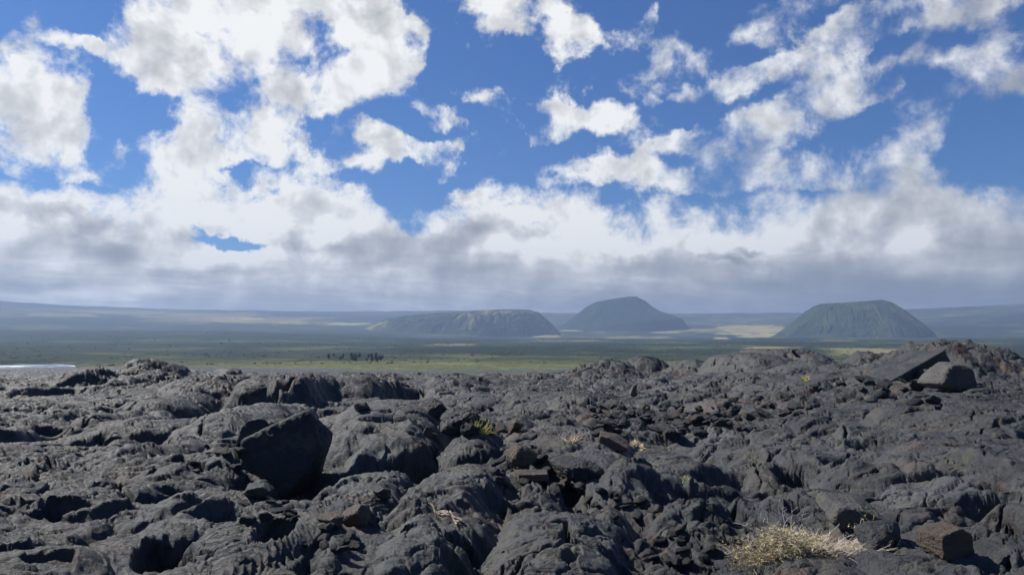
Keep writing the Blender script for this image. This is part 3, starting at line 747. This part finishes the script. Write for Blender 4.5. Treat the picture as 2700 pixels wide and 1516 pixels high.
def hill(D, prof, base_py, aspect=1.0, mat=None, gully=6.0, seed=1, N=220, rimdip=0.0):
    """prof: silhouette points (px, py); turned round its vertical axis"""
    xs = np.array([p[0] for p in prof], float); ys = np.array([p[1] for p in prof], float)
    cx = (xs[0] + xs[-1]) / 2
    hs = (base_py - ys) / FPX * D
    rx = (xs - cx) / FPX * D
    c = Vector(((cx - 1350) / FPX * D, D, 0))
    Rm = max(-rx[0], rx[-1])
    r = np.linspace(0, 1.0, N)[:, None] * Rm * 1.25; ph = np.linspace(0, 2 * math.pi, 2 * N, endpoint=False)[None, :]
    wgt = (1 + np.cos(ph)) / 2 + 0 * r
    wgt = wgt * wgt * (3 - 2 * wgt)
    rw = r * (1 + .05 * perlin(np.cos(ph) * 2 + r / Rm, np.sin(ph) * 2, seed))
    hL = np.interp(-rw, rx, hs, left=-8, right=-8); hR = np.interp(rw, rx, hs, left=-8, right=-8)
    h = hL * (1 - wgt) + hR * wgt
    X = r * np.cos(ph); Y = r * np.sin(ph) * aspect
    hm = hs.max()
    slope = np.clip(h / hm, 0, 1) * (1 - np.clip(h / hm, 0, 1)) * 4
    pw_ = ph + .35 * fbm(np.cos(ph) * 2 + 2.2 * r / Rm, np.sin(ph) * 2 + 1.1 * r / Rm, 3, seed + 4)
    g = fbm(np.cos(pw_) * 7 + 1.2 * r / Rm, np.sin(pw_) * 7 + 1.6 * r / Rm, 3, seed + 5, .6)
    h = h - gully * slope * np.abs(g) * 3
    h = h + 3.2 * fbm(X / 22, Y / 22, 4, seed + 9, .7) * np.clip(h / hm * 4, 0, 1) * D / 3000
    if rimdip:
        h = h - rimdip * np.exp(-(r / (.22 * Rm)) ** 2)
    zb = CAMZ - (base_py - HOR) / FPX * D
    ob = grid_mesh('hill', X, Y, h)
    ob.location = (c.x, c.y, zb)
    ob.data.materials.append(mat)
    tag(ob, kind='structure')
    return ob
MH1 = hill_mat('cone scrub', (.012, .030, .018), (.034, .058, .026), (.085, .092, .045))
MH2 = hill_mat('cone wood', (.010, .027, .017), (.014, .034, .020), (.024, .050, .025))
MH3 = hill_mat('hill pasture', (.014, .032, .022), (.050, .070, .032), (.24, .22, .09))
hill(3000, [(1995, 905), (2050, 884), (2088, 856), (2128, 822), (2150, 806), (2170, 797), (2215, 794), (2260, 795), (2316, 792), (2340, 799), (2368, 818), (2392, 838), (2414, 858), (2432, 878), (2448, 905)], 905, 1.0, MH1, 7, 3, 260, 14)
hill(4300, [(1430, 880), (1488, 854), (1520, 828), (1545, 808), (1572, 795), (1600, 788), (1620, 783), (1650, 781), (1678, 782), (1700, 794), (1722, 812), (1742, 823), (1768, 830), (1795, 842), (1820, 880)], 880, 1.0, MH2, 5, 5, 220, 10)
hill(3650, [(940, 885), (975, 857), (1010, 843), (1060, 834), (1132, 827), (1180, 824), (1226, 821), (1300, 819), (1363, 817), (1395, 818), (1420, 825), (1445, 845), (1480, 885)], 885, .55, MH3, 11, 8, 240, 0)

# ------------------------------------------------------------------ sea
def disc(name, r0, r1, z, mat, a0=-math.pi, a1=math.pi, n=128, rows=14):
    rs = np.exp(np.linspace(math.log(r0), math.log(r1), rows)); th = np.linspace(a0, a1, n)
    A_, R_ = np.meshgrid(th, rs)
    ob = grid_mesh(name, R_ * np.sin(A_), R_ * np.cos(A_), np.full(A_.shape, z), wrap=False)
    ob.data.materials.append(mat)
    return ob
ms, t, b = principled('sea water', .12, .5)
o = t.new('ShaderNodeTexCoord').outputs['Object']
n = t.noise(t.mapping(o, scale=(.03, .10, 1)), 1.0, 6, .65, dist=.5)
foam = t.ramp(n, .54, .60)
t.link(t.mix(foam, (.03, .07, .10), (.75, .78, .80)), b.inputs['Base Color'])
t.link(t.ramp(n, .54, .60, .15, .9), b.inputs['Roughness'])
bp = t.new('ShaderNodeBump'); bp.inputs['Distance'].default_value = .5; t.link(t.noise(o, .6, 5, .6), bp.inputs['Height']); t.link(bp.outputs[0], b.inputs['Normal'])
sea = disc('sea', 430, 7400, 0.0, ms, -3.6, -.30, 200, 40)
tag(sea, kind='structure')

# ------------------------------------------------------------------ far vegetation
rng = np.random.default_rng(7)
bmi = bmesh.new(); bmesh.ops.create_icosphere(bmi, subdivisions=1, radius=1.0)
ICO_V = np.array([v.co[:] for v in bmi.verts]); ICO_F = np.array([[v.index for v in f.verts] for f in bmi.faces]); bmi.free()
def clumps(name, pts, size, squash, mat, per=3):
    """pts (n,3); each bush is a few lumpy leaf masses"""
    V = []; F = []; T = []; k = 0
    for p, s in zip(pts, size):
        for q in range(per):
            r = s * rng.uniform(.35, .7)
            off = np.array([rng.uniform(-.7, .7) * s, rng.uniform(-.7, .7) * s, s * squash * rng.uniform(.1, .75)])
            v = ICO_V * (1 + rng.uniform(-.28, .28, (len(ICO_V), 1))) * np.array([r, r, r * squash]) + p + off
            V.append(v); F.append(ICO_F + k); k += len(v); T.append(np.full(len(v), rng.random()))
    ob = raw_mesh(name, np.concatenate(V), np.concatenate(F), mat, attr=np.concatenate(T))
    return ob
mv, t, b = principled('scrub foliage', .9, .15)
a_ = t.new('ShaderNodeAttribute', attribute_name='tone').outputs['Fac']
o = t.new('ShaderNodeTexCoord').outputs['Object']
cc = t.mix(a_, (.060, .078, .030), (.11, .115, .045))
t.link(t.mix(t.ramp(t.noise(o, .8, 4, .7), .4, .65), cc, (.085, .090, .030)), b.inputs['Base Color'])
pts = []; sz = []
while len(pts) < 2600:
    a = rng.uniform(-.62, .64); r = math.exp(rng.uniform(math.log(520), math.log(3400)))
    pts.append((r * math.sin(a), r * math.cos(a))); sz.append(rng.uniform(.4, 1.3) * (1 + r / 1500))
pts = np.array(pts); sz = np.array(sz)
zt, bay = terrain_h(pts[:, 0], pts[:, 1])
dn = fbm(pts[:, 0] / 160, pts[:, 1] / 90, 3, 301)
R_ = np.hypot(pts[:, 0], pts[:, 1]); AZ_ = np.arctan2(pts[:, 0], pts[:, 1])
cpx = 1350 + FPX * np.tan(AZ_); cpy = HOR - FPX * (zt - CAMZ) / R_
keep = (dn > -.05 - .1 * (R_ > 1200)) & (zt > .8) & ~((AZ_ < -.25) & (R_ < 480))
for (xa, xb, ya, yb, s) in FIELDS:
    if s > .55: keep &= ~((cpx > xa) & (cpx < xb) & (cpy > ya - 1) & (cpy < yb + 2))
P3 = np.column_stack([pts, zt])[keep]
scr = clumps('scrub', P3, sz[keep], .55, mv)
tag(scr, 'low green scrub and small trees scattered over the coastal plain', 'scrub', kind='stuff')

# ------------------------------------------------------------------ loose rocks
bmi = bmesh.new(); bmesh.ops.create_icosphere(bmi, subdivisions=6, radius=1.0)
D6 = np.array([v.co[:] for v in bmi.verts]); F6 = np.array([[v.index for v in f.verts] for f in bmi.faces]); bmi.free()
bmi = bmesh.new(); bmesh.ops.create_icosphere(bmi, subdivisions=3, radius=1.0)
D3 = np.array([v.co[:] for v in bmi.verts]); F3 = np.array([[v.index for v in f.verts] for f in bmi.faces]); bmi.free()
def n3(p, sc, seed, octs=4):
    """cheap 3-D turbulence from three 2-D sheets"""
    return (fbm(p[:, 0] * sc + seed, p[:, 1] * sc, octs, seed, .6) + fbm(p[:, 1] * sc, p[:, 2] * sc + seed, octs, seed + 3, .6) + fbm(p[:, 2] * sc, p[:, 0] * sc - seed, octs, seed + 5, .6)) / 1.7
def rock_verts(planes, size, rough, seed, soft=16, dirs=None):
    d = D6 if dirs is None else dirs
    acc = np.zeros(len(d))
    for n, o in planes:
        n = np.array(n, float); n /= np.linalg.norm(n)
        c = np.clip(d @ n, 0, None) / o
        acc += c ** soft
    rad = 1 / np.maximum(acc, 1e-9) ** (1 / soft)
    rad = np.minimum(rad, 1.9)
    v = d * rad[:, None] * np.array(size)
    k = max(size)
    dsp = rough * k * (n3(v, 1.6 / k, seed) + .45 * n3(v, 6 / k, seed + 9)) + .022 * np.sqrt(k) * n3(v, 9.0 / np.sqrt(k), seed + 11, 4)
    crease = -.5 * rough * k * np.clip(1 - np.abs(n3(v, 2.2 / k, seed + 21, 3)) * 9, 0, 1)
    return v + d * (dsp + crease)[:, None]
def rand_planes(seed, n=13, jitter=.25):
    g = np.random.default_rng(seed)
    P = []
    for i in range(n):
        v = g.normal(size=3); v /= np.linalg.norm(v)
        P.append((v, 1 - g.random() * jitter))
    for v in ((1, 0, 0), (-1, 0, 0), (0, 1, 0), (0, -1, 0), (0, 0, 1), (0, 0, -1)):
        P.append((np.array(v) + g.normal(size=3) * .18, 1))
    return P
def rock(px, py, wpx, hpx, depth, mat, label, name='boulder', cat='boulder', seed=1, rotz=0, tilt=(0, 0), outline=None, rough=.05, sink=.18, soft=16, dz=0, z=None, group=None):
    """a single stone whose foot stands where the photograph pixel (px, py) meets the lava"""
    p = hit(px, py)
    D = p.y
    w = wpx / FPX * D / 2; h = hpx / FPX * D / 2
    if outline:
        planes = []
        m = len(outline)
        for i in range(m):
            a = outline[i]; b_ = outline[(i + 1) % m]
            ex, ez = b_[0] - a[0], b_[1] - a[1]
            nx, nz = ez, -ex
            L = math.hypot(nx, nz); nx /= L; nz /= L
            o = nx * a[0] + nz * a[1]
            if o < 0: nx, nz, o = -nx, -nz, -o
            planes.append(((nx, (.10 if i % 2 else -.08), nz), o))
        planes += [((.03, -1, .06), 1), ((.05, 1, -.04), 1)]
    else:
        planes = rand_planes(seed)
    v = rock_verts(planes, (w, depth / 2, h), rough, seed, soft)
    ob = raw_mesh(name, v, F6, mat, smooth=True)
    ob.rotation_euler = (math.radians(tilt[0]), math.radians(tilt[1]), math.radians(rotz))
    zb = p.z if z is None else z
    ob.location = (p.x, p.y + depth / 2 * .8, zb + h * (1 - sink) + dz)
    tag(ob, label, cat, group)
    return ob
rock(741, 1318, 232, 222, .55, M_ROCKD, 'huge dark angular slab standing on edge in the hollow before the cracked dome', 'lava_slab', 'slab', 3, -8, (-10, 0),
     [(-.98, -.35), (-1.0, .30), (-.35, .62), (.42, 1.0), (.80, .72), (1.0, .25), (.85, -.35), (.40, -1.0), (-.35, -.98)], .04, .06, 24)
rock(662, 1192, 66, 96, .22, M_ROCK, 'narrow upright slab leaning right behind the huge dark slab', 'lava_slab', 'slab', 5, 0, (-8, 22),
     [(-.9, -.8), (-1, -.1), (-.5, .75), (.2, 1), (1, .7), (.75, -.1), (.2, -.9)], .04, .1)
rock(668, 1318, 66, 40, .35, M_ROCK, 'pointed shard lying at the foot of the huge dark slab', 'boulder', 'rock', 8, 20, (0, -12))
rock(2512, 1474, 98, 84, .32, M_ROCKB, 'reddish brown block with a flat pale top beside the long overhanging lobe', 'boulder', 'block', 11, 12, (4, -4),
     [(-1, -.6), (-.95, .65), (.55, 1.0), (.95, .7), (1, -.75), (.2, -1)], .06, .12, 16)
rock(2524, 1030, 112, 78, 1.0, M_ROCKG, 'rounded pale boulder under the big tilted slab on the ridge', 'boulder', 'boulder', 13, 0, (0, 0),
     [(-1, -.5), (-.7, .35), (-.1, 1), (.5, .9), (.95, .1), (1, -.7), (0, -1)], .06, .12, 9)
def at_px(px, py, D):
    d = ray(px, py); return Vector((0, 0, CAMZ)) + d * (D / d.y)
D0 = hit(2348, 1006).y
P0, P1, P2 = at_px(2348, 1003, D0), at_px(2492, 926, D0 + 1.2), at_px(2268, 990, D0 + 2.2)
ex = (P1 - P0) / 2; ey = (P2 - P0) / 2; nz_ = ex.cross(ey).normalized()
tv = rock_verts([((1, .12, .1), 1), ((-1, .1, 0), 1), ((0, 1, .1), 1), ((.08, -1, -.1), 1), ((0, .03, 1), 1), ((.02, 0, -1), 1)], (ex.length, ey.length, .24), .022, 17, 22)
B = np.array([ex.normalized()[:], ey.normalized()[:], nz_[:]])
cen = (P1 + P2) / 2
sl_ = raw_mesh('lava_slab', tv @ B - np.array(nz_[:]) * .2, F6, M_ROCK, smooth=True)
sl_.location = cen
tag(sl_, 'great slab of crust tilted up to the right on the ridge skyline', 'slab')
rock(1622, 1184, 78, 30, .5, M_ROCKB, 'flat brown slab with a dark front face beside the tan grass patch', 'lava_slab', 'slab', 19, -12, (4, 12),
     [(-1, -.9), (-1, .9), (-.1, 1), (1, .1), (.9, -.9)], .03, .1, 22)
rock(935, 1392, 66, 60, .32, M_ROCKB, 'rough brown clinker block at the edge of the smooth central plate', 'boulder', 'rock', 23, 30)
rock(872, 1398, 50, 38, .26, M_ROCKB, 'smaller brown clinker lump left of the rough brown block', 'boulder', 'rock', 24, 60)
rock(1125, 1152, 30, 30, .18, M_ROCKB, 'small tan triangular stone beside the right end of the cracked dome', 'stone', 'stone', 29, 0, (0, 0), [(-1, -.9), (-.2, 1), (.4, .8), (1, -.9)], .03)
rock(1362, 1140, 36, 32, .35, M_ROCKB, 'squarish tan brown block in the middle of the flow behind the smooth sheet', 'boulder', 'rock', 31, 15)
rock(2268, 1388, 148, 62, .6, M_ROCKG, 'flat topped grey slab propped over a dark hollow behind the dry shrub', 'lava_slab', 'slab', 37, -6, (6, 8),
     [(-1, -.3), (-.8, .8), (.2, 1), (1, .4), (.8, -.6), (-.4, -1)], .06, .45, 12)
rock(2650, 1486, 130, 40, .4, M_ROCK, 'curved slab shard at the right edge beyond the reddish block', 'lava_slab', 'slab', 41, 8, (8, -10),
     [(-1, -.9), (-.5, .4), (.3, 1), (1, .8), (1, -.6)], .03, .1)
rock(2014, 1452, 84, 32, .22, M_ROCKD, 'dark brown stone half buried in the front of the dry shrub', 'stone', 'stone', 43, 10)
rock(2098, 944, 26, 24, .12, M_ROCKD, 'thin black splinter of crust jutting from the ridge skyline', 'lava_shard', 'rock', 47, 0, (0, -38), [(-.35, -1), (-.3, .9), (.1, 1), (.35, -1)], .03, .0)
rock(1942, 1484, 16, 10, .06, M_ROCKG, 'tiny pale pebble in the clinker at the bottom of the view', 'pebble', 'pebble', 53)
rock(1405, 1266, 86, 20, .30, M_ROCKB, 'flat tan slab lying on the central clinker ridge', 'lava_slab', 'slab', 59, 5, (6, 2), [(-1, -.8), (-1, .6), (.9, .9), (1, -.7)], .03, .1, 22)
rock(1673, 1040, 22, 32, .3, M_ROCKG, 'small pale slab standing upright far back in the flow', 'lava_slab', 'slab', 61, 0, (0, 15), [(-.8, -1), (-.6, .2), (.4, 1), (.9, -1)], .04)
rock(948, 1088, 44, 24, .4, M_ROCKG, 'pale crumbly lump on top of the cracked dome', 'boulder', 'rock', 67, 0)
rock(1003, 1318, 44, 34, .24, M_ROCKD, 'black faceted rock wedged in the crack beside the smooth plate', 'boulder', 'rock', 71, 20)
rock(1210, 1142, 110, 76, .9, M_ROCKD, 'large black jagged clinker lump right of the cracked dome', 'boulder', 'clinker', 73, 10, rough=.10, sink=.5, soft=9)
rock(1135, 1092, 80, 52, .8, M_ROCKD, 'dark knobbly clinker lump behind the cracked dome', 'boulder', 'clinker', 79, 40, rough=.10, sink=.5, soft=9)
rock(1375, 1228, 90, 60, .5, M_ROCKB, 'ragged reddish brown clinker mass on the central ridge', 'boulder', 'clinker', 83, 0, rough=.10, sink=.5, soft=9)
rock(1545, 1272, 120, 66, .6, M_ROCKD, 'dark clinker mass at the right end of the central ridge', 'boulder', 'clinker', 89, 25, rough=.09, sink=.5, soft=9)
rock(660, 1062, 60, 26, .6, M_ROCK, 'oval pillow of lava in the shade below the long dark ledge', 'boulder', 'rock', 97, 0, rough=.04)
rock(2445, 1005, 40, 26, .5, M_ROCKG, 'small broken pale piece under the overhang of the tilted slab', 'boulder', 'rock', 101, 0)
rock(2340, 1446, 120, 86, .55, M_ROCK, 'smooth grey boulder between the dry shrub and the reddish block', 'boulder', 'boulder', 103, -10, rough=.05, soft=9, sink=.55)

# rubble: stones of the clinker bands, each its own object
rngr = random.Random(5)
protos = []
for i in range(9):
    v = rock_verts(rand_planes(200 + i, 10, .35), (1, .8, .62), .10, 300 + i, 14, D3)
    me_o = raw_mesh('rubble_stone', v, F3, [M_ROCK, M_ROCKD, M_ROCK, M_ROCK, M_ROCK, M_ROCKB, M_ROCK, M_ROCKD, M_ROCK][i])
    protos.append(me_o)
zones = [(1560, 1960, 1075, 1150, 120, .12), (1900, 2150, 1050, 1110, 26, .13), (1180, 1330, 1080, 1150, 14, .12), (1290, 1540, 1195, 1300, 26, .09), (1540, 1700, 1300, 1380, 16, .07), (1700, 1900, 1390, 1500, 22, .06),
         (2150, 2480, 1000, 1070, 20, .14), (640, 780, 1320, 1400, 14, .05), (800, 960, 1390, 1480, 12, .06), (480, 640, 1180, 1260, 8, .08)]
first = {i: True for i in range(9)}
for (xa, xb, ya, yb, n, s0) in zones:
    for k in range(n):
        p = hit(rngr.uniform(xa, xb), rngr.uniform(ya, yb))
        i = rngr.randrange(9); s = s0 * rngr.uniform(.5, 1.6)
        if first[i]: o = protos[i]; first[i] = False
        else:
            o = protos[i].copy(); COL.objects.link(o)
        o.scale = (s, s * rngr.uniform(.7, 1.1), s * rngr.uniform(.6, 1.1))
        o.rotation_euler = (rngr.uniform(-.5, .5), rngr.uniform(-.5, .5), rngr.uniform(0, 6.28))
        o.location = (p.x, p.y, lava_z(p.x, p.y) + .25 * s)
        tag(o, 'loose angular lava stone lying in the clinker rubble', 'stone', 'loose stones of the clinker rubble')

# ------------------------------------------------------------------ dry plants
def plant_mat(name, c0, c1, rough=.8):
    m, t, b = principled(name, rough, .2)
    o = t.new('ShaderNodeTexCoord').outputs['Object']
    t.link(t.mix(t.ramp(t.noise(o, 9, 4, .6), .35, .65), c0, c1), b.inputs['Base Color'])
    return m
M_TWIG = plant_mat('dead twig', (.26, .21, .16), (.50, .44, .35))
M_BARK = plant_mat('bleached branch', (.50, .46, .42), (.72, .69, .66))
M_LEAF = plant_mat('dry olive leaf', (.22, .20, .07), (.46, .40, .17))
M_YEL = plant_mat('yellow green leaf', (.30, .29, .07), (.50, .45, .16))
M_STRAW = plant_mat('straw', (.42, .33, .20), (.70, .58, .40))
M_TAN = plant_mat('withered leaf', (.30, .17, .08), (.50, .33, .18))
class Tubes:
    def __init__(s): s.v = []; s.f = []
    def tube(s, pts, r0, r1, k=3):
        n = len(pts); base = len(s.v)
        for i, p in enumerate(pts):
            q = pts[min(i + 1, n - 1)] - pts[max(i - 1, 0)]
            if q.length < 1e-6: q = Vector((0, 0, 1))
            q.normalize()
            a = q.orthogonal().normalized(); b_ = q.cross(a)
            r = r0 + (r1 - r0) * i / (n - 1)
            for j in range(k):
                t_ = 2 * math.pi * j / k
                s.v.append(p + a * (r * math.cos(t_)) + b_ * (r * math.sin(t_)))
        for i in range(n - 1):
            for j in range(k):
                s.f.append((base + i * k + j, base + i * k + (j + 1) % k, base + (i + 1) * k + (j + 1) % k, base + (i + 1) * k + j))
    def leaf(s, p, d, w):
        a = d.orthogonal().normalized() if d.length else Vector((1, 0, 0))
        a = (Matrix.Rotation(rngr.uniform(0, 6.28), 3, d.normalized()) @ a) * w
        b0 = len(s.v)
        s.v += [p, p + d * .5 + a, p + d, p + d * .5 - a]
        s.f.append((b0, b0 + 1, b0 + 2, b0 + 3))
    def build(s, name, mat, parent=None):
        return raw_mesh(name, [tuple(x) for x in s.v], s.f, mat, parent)
def wander(p, d, L, n, bend, droop):
    pts = [p.copy()]; d = d.normalized(); q = p.copy()
    for i in range(n):
        d = (d + Vector((rngr.gauss(0, bend), rngr.gauss(0, bend), rngr.gauss(0, bend) - droop))).normalized()
        q = q + d * (L / n); pts.append(q.copy())
    return pts
def empty(name, loc, label, cat, group=None):
    e = bpy.data.objects.new(name, None); COL.objects.link(e); e.location = loc
    e.empty_display_size = .1
    tag(e, label, cat, group)
    return e
# the big dry shrub
c = ground(2115, 1432, 18.05)
zsh = lava_z(c.x, c.y)
sh = empty('dry_shrub', (c.x, c.y, zsh), 'sprawling dry shrub of bleached twigs and olive leaves on the near lava', 'shrub')
tw = Tubes(); lf = Tubes(); br = Tubes()
ppm = FPX / c.y
for i in range(1150):
    sx_ = rngr.triangular(-.62, .86, -.25)
    hgt = .19 * math.exp(-((sx_ + .25) / .30) ** 2) + .04
    zloc = lava_z(c.x + sx_, c.y) - zsh
    p = Vector((sx_, rngr.uniform(-.22, .30), max(zloc, -.15) + rngr.uniform(-.02, hgt * .55)))
    ang = math.atan2(rngr.gauss(0, .5), (sx_ + .05) * 1.5 + rngr.gauss(.1, .5))
    d = Vector((math.cos(ang) * 1.1, math.sin(ang), rngr.uniform(-.05, .65)))
    pts_ = wander(p, d, rngr.uniform(.08, .26), 5, .20, .07)
    tw.tube(pts_, .0028, .0011)
    if rngr.random() < .5:
        for q in range(rngr.randrange(1, 3)):
            k = rngr.randrange(1, 5)
            tw.tube(wander(pts_[k], (pts_[k] - pts_[k - 1]) + Vector((rngr.gauss(0, .05), rngr.gauss(0, .05), .02)), rngr.uniform(.04, .11), 3, .2, .03), .0018, .0009)
    if sx_ < .05 and rngr.random() < .8 or rngr.random() < .12:
        for q in range(7):
            pp = pts_[rngr.randrange(1, 6)] + Vector((rngr.gauss(0, .012), rngr.gauss(0, .012), rngr.gauss(0, .012)))
            lf.leaf(pp, Vector((rngr.gauss(0, 1), rngr.gauss(0, 1), rngr.gauss(.5, 1))).normalized() * rngr.uniform(.012, .028), .0045)
def stem(x0, z0, tgt, r=.005, k=7):
    p0 = Vector((x0, .02, z0)); p1 = Vector(tgt); pts_ = []
    for i in range(k + 1):
        t_ = i / k
        pts_.append(p0.lerp(p1, t_) + Vector((rngr.gauss(0, .006), 0, .10 * (p1 - p0).length * math.sin(math.pi * t_))))
    br.tube(pts_, r, r * .4, 5)
    for q in range(3):
        i = rngr.randrange(2, k)
        br.tube(wander(pts_[i], Vector((rngr.gauss(0, 1), rngr.gauss(0, .4), .6)), rngr.uniform(.04, .09), 3, .2, 0), r * .5, r * .2, 4)
def pxp(px, py): return ((px - 2115) / ppm, 0, (1432 - py) / ppm)
stem(-.18, .14, pxp(1968, 1308), .0045); stem(-.30, .12, pxp(1978, 1328), .006); stem(-.15, .18, pxp(2057, 1312), .005); stem(-.02, .10, pxp(2105, 1384), .009, 4)
stem(.14, .05, pxp(2160, 1366), .004); stem(.20, .02, pxp(2212, 1380), .004); stem(.32, .0, pxp(2246, 1404), .0035); stem(-.38, .08, pxp(1935, 1372), .004); stem(-.40, .0, pxp(1958, 1440), .005); stem(.05, .12, pxp(2112, 1348), .0035)
stem(-.1, .15, pxp(2090, 1340), .003); stem(-.25, .15, pxp(2010, 1345), .004)
tw.build('twigs', M_TWIG, sh); lf.build('leaves', M_LEAF, sh); br.build('branches', M_BARK, sh)

def tuft(name, px, py, wpx, hpx, n, mat, label, cat, up=1.0, rad=.003, leaf=None, seed=0):
    p = hit(px, py); D = p.y
    w = wpx / FPX * D; h = hpx / FPX * D
    base = empty(name, (p.x, p.y + .03, p.z), label, cat)
    T = Tubes(); Lv = Tubes()
    for i in range(n):
        x = rngr.uniform(-.5, .5) * w * .8; y = rngr.uniform(-.4, .4) * w
        z0 = lava_z(p.x + x, p.y + .03 + y) - p.z - .01
        z0 = max(min(z0, .12), -.12)
        d = Vector((rngr.gauss(0, .5) + x / w, rngr.gauss(0, .5), up))
        pts_ = wander(Vector((x, y, z0)), d, h * rngr.uniform(.5, 1.25), 4, .18, .06)
        T.tube(pts_, rad, rad * .4)
        if leaf:
            for q in range(6):
                Lv.leaf(pts_[rngr.randrange(1, 5)], Vector((rngr.gauss(0, 1), rngr.gauss(0, 1), rngr.gauss(.4, 1))).normalized() * rad * 9, rad * 3)
    T.build('blades' if not leaf else 'stems', mat, base)
    if leaf: Lv.build('leaves', leaf, base)
    return base
tuft('weed', 2298, 1418, 60, 46, 34, M_BARK, 'small weed with yellow green leaves beside the flat topped grey slab', 'weed', 1.0, .003, M_YEL)
tuft('weed', 2360, 1440, 24, 26, 8, M_STRAW, 'thin straw coloured sprig right of the yellow green weed', 'weed', 1.2, .003, M_STRAW)
tuft('grass_tuft', 1266, 1142, 40, 34, 80, M_YEL, 'pale green grass tuft right of the black clinker lump', 'grass tuft', 1.1, .007)
tuft('grass_tuft', 1508, 1172, 22, 22, 40, M_STRAW, 'small bleached grass tuft on the smooth sheet', 'grass tuft', 1.0, .006)
tuft('grass_tuft', 1672, 1172, 46, 16, 160, M_STRAW, 'low patch of straw grass beside the flat brown slab', 'grass tuft', .5, .007)
tuft('grass_tuft', 2125, 1004, 22, 14, 60, M_YEL, 'tiny yellow grass tuft below the ridge skyline', 'grass tuft', .8, .012)
tuft('dry_litter', 2045, 1464, 90, 16, 240, M_TAN, 'mat of withered tan leaves in front of the dry shrub', 'leaf litter', .25, .003, M_TAN)
tuft('weed', 340, 1304, 20, 22, 7, M_STRAW, 'pair of thin tan twigs sticking up between the left lobes', 'weed', 1.2, .0035)
tuft('weed', 1808, 1272, 24, 12, 26, M_YEL, 'yellowish sprig in a crack left of the round pillow', 'weed', .7, .004)
# bleached root lying in the crack
T = Tubes()
a_, b_ = hit(1128, 1322), hit(1212, 1384)
for k in range(4):
    pts_ = []
    for i in range(15):
        q = a_.lerp(b_, i / 14) + Vector((.014 * (k - 1.5) + .02 * math.sin(i * .7 + k), 0, 0))
        q.z = lava_z(q.x, q.y) + .02 + .006 * k
        pts_.append(q)
    T.tube(pts_, .007, .010, 6)
rt_ = T.build('driftwood', plant_mat('bleached wood', (.20, .16, .12), (.36, .31, .25)))
tag(rt_, 'bleached twisted root lying in the long crack of the central plate', 'root')

# ------------------------------------------------------------------ trees of the dark grove on the plain
M_TRK = plant_mat('bark', (.06, .045, .03), (.12, .09, .06))
M_CRN, t, b = principled('tree foliage', .9, .1)
o = t.new('ShaderNodeTexCoord').outputs['Object']
t.link(t.mix(t.ramp(t.noise(o, .9, 4, .7), .4, .65), (.014, .030, .016), (.036, .055, .022)), b.inputs['Base Color'])
for i in range(26):
    px = rngr.uniform(868, 1012)
    D = rngr.uniform(540, 700)
    x = (px - 1350) / FPX * D
    z0 = terr_z(x, D)
    H = rngr.uniform(2.2, 4.6)
    e = empty('grove_tree', (x, D, z0), 'dark upright tree in the grove at the edge of the green plain', 'tree', 'trees of the dark grove')
    T = Tubes(); T.tube([Vector((0, 0, -.3)), Vector((rngr.uniform(-.3, .3), 0, H * .35)), Vector((rngr.uniform(-.5, .5), 0, H * .75))], .22, .07, 6)
    for q in range(3): T.tube([Vector((0, 0, H * .3)), Vector((rngr.uniform(-1, 1), rngr.uniform(-1, 1), H * .6))], .09, .03, 4)
    T.build('trunk', M_TRK, e)
    V = []; F = []; k = 0
    for q in range(700):
        th = rngr.uniform(0, 6.28); u_ = rngr.random(); rr_ = (1.0 + .5 * math.sin(3 * th + i)) * math.sqrt(rngr.random()) * (H * .24)
        zc = H * (.22 + .78 * u_); rr_ *= math.sin(math.pi * min(.98, .12 + .88 * u_)) ** .6
        cpt = Vector((rr_ * math.cos(th), rr_ * math.sin(th), zc))
        a1 = Vector((rngr.gauss(0, 1), rngr.gauss(0, 1), rngr.gauss(0, 1))).normalized() * .26; a2 = a1.orthogonal().normalized() * .2
        V += [tuple(cpt - a1), tuple(cpt + a2), tuple(cpt + a1), tuple(cpt - a2)]; F.append((k, k + 1, k + 2, k + 3)); k += 4
    raw_mesh('crown', V, F, M_CRN, e)

# ------------------------------------------------------------------ haze
HAZE = 1.8e-4
hz = raw_mesh('haze', [(-7600, -7600, -650), (7600, -7600, -650), (7600, 7600, -650), (-7600, 7600, -650), (-7600, -7600, 305), (7600, -7600, 305), (7600, 7600, 305), (-7600, 7600, 305)],
              [(0, 3, 2, 1), (4, 5, 6, 7), (0, 1, 5, 4), (1, 2, 6, 5), (2, 3, 7, 6), (3, 0, 4, 7)])
tag(hz, kind='stuff')
mz = bpy.data.materials.new('haze air'); mz.use_nodes = True
zt_ = NT(mz.node_tree); zt_.n.clear()
ou = zt_.new('ShaderNodeOutputMaterial'); pv = zt_.new('ShaderNodeVolumePrincipled')
pv.inputs['Color'].default_value = (.36, .49, .74, 1); pv.inputs['Density'].default_value = HAZE; pv.inputs['Anisotropy'].default_value = .2
zt_.link(pv.outputs[0], ou.inputs['Volume'])
hz.data.materials.append(mz)
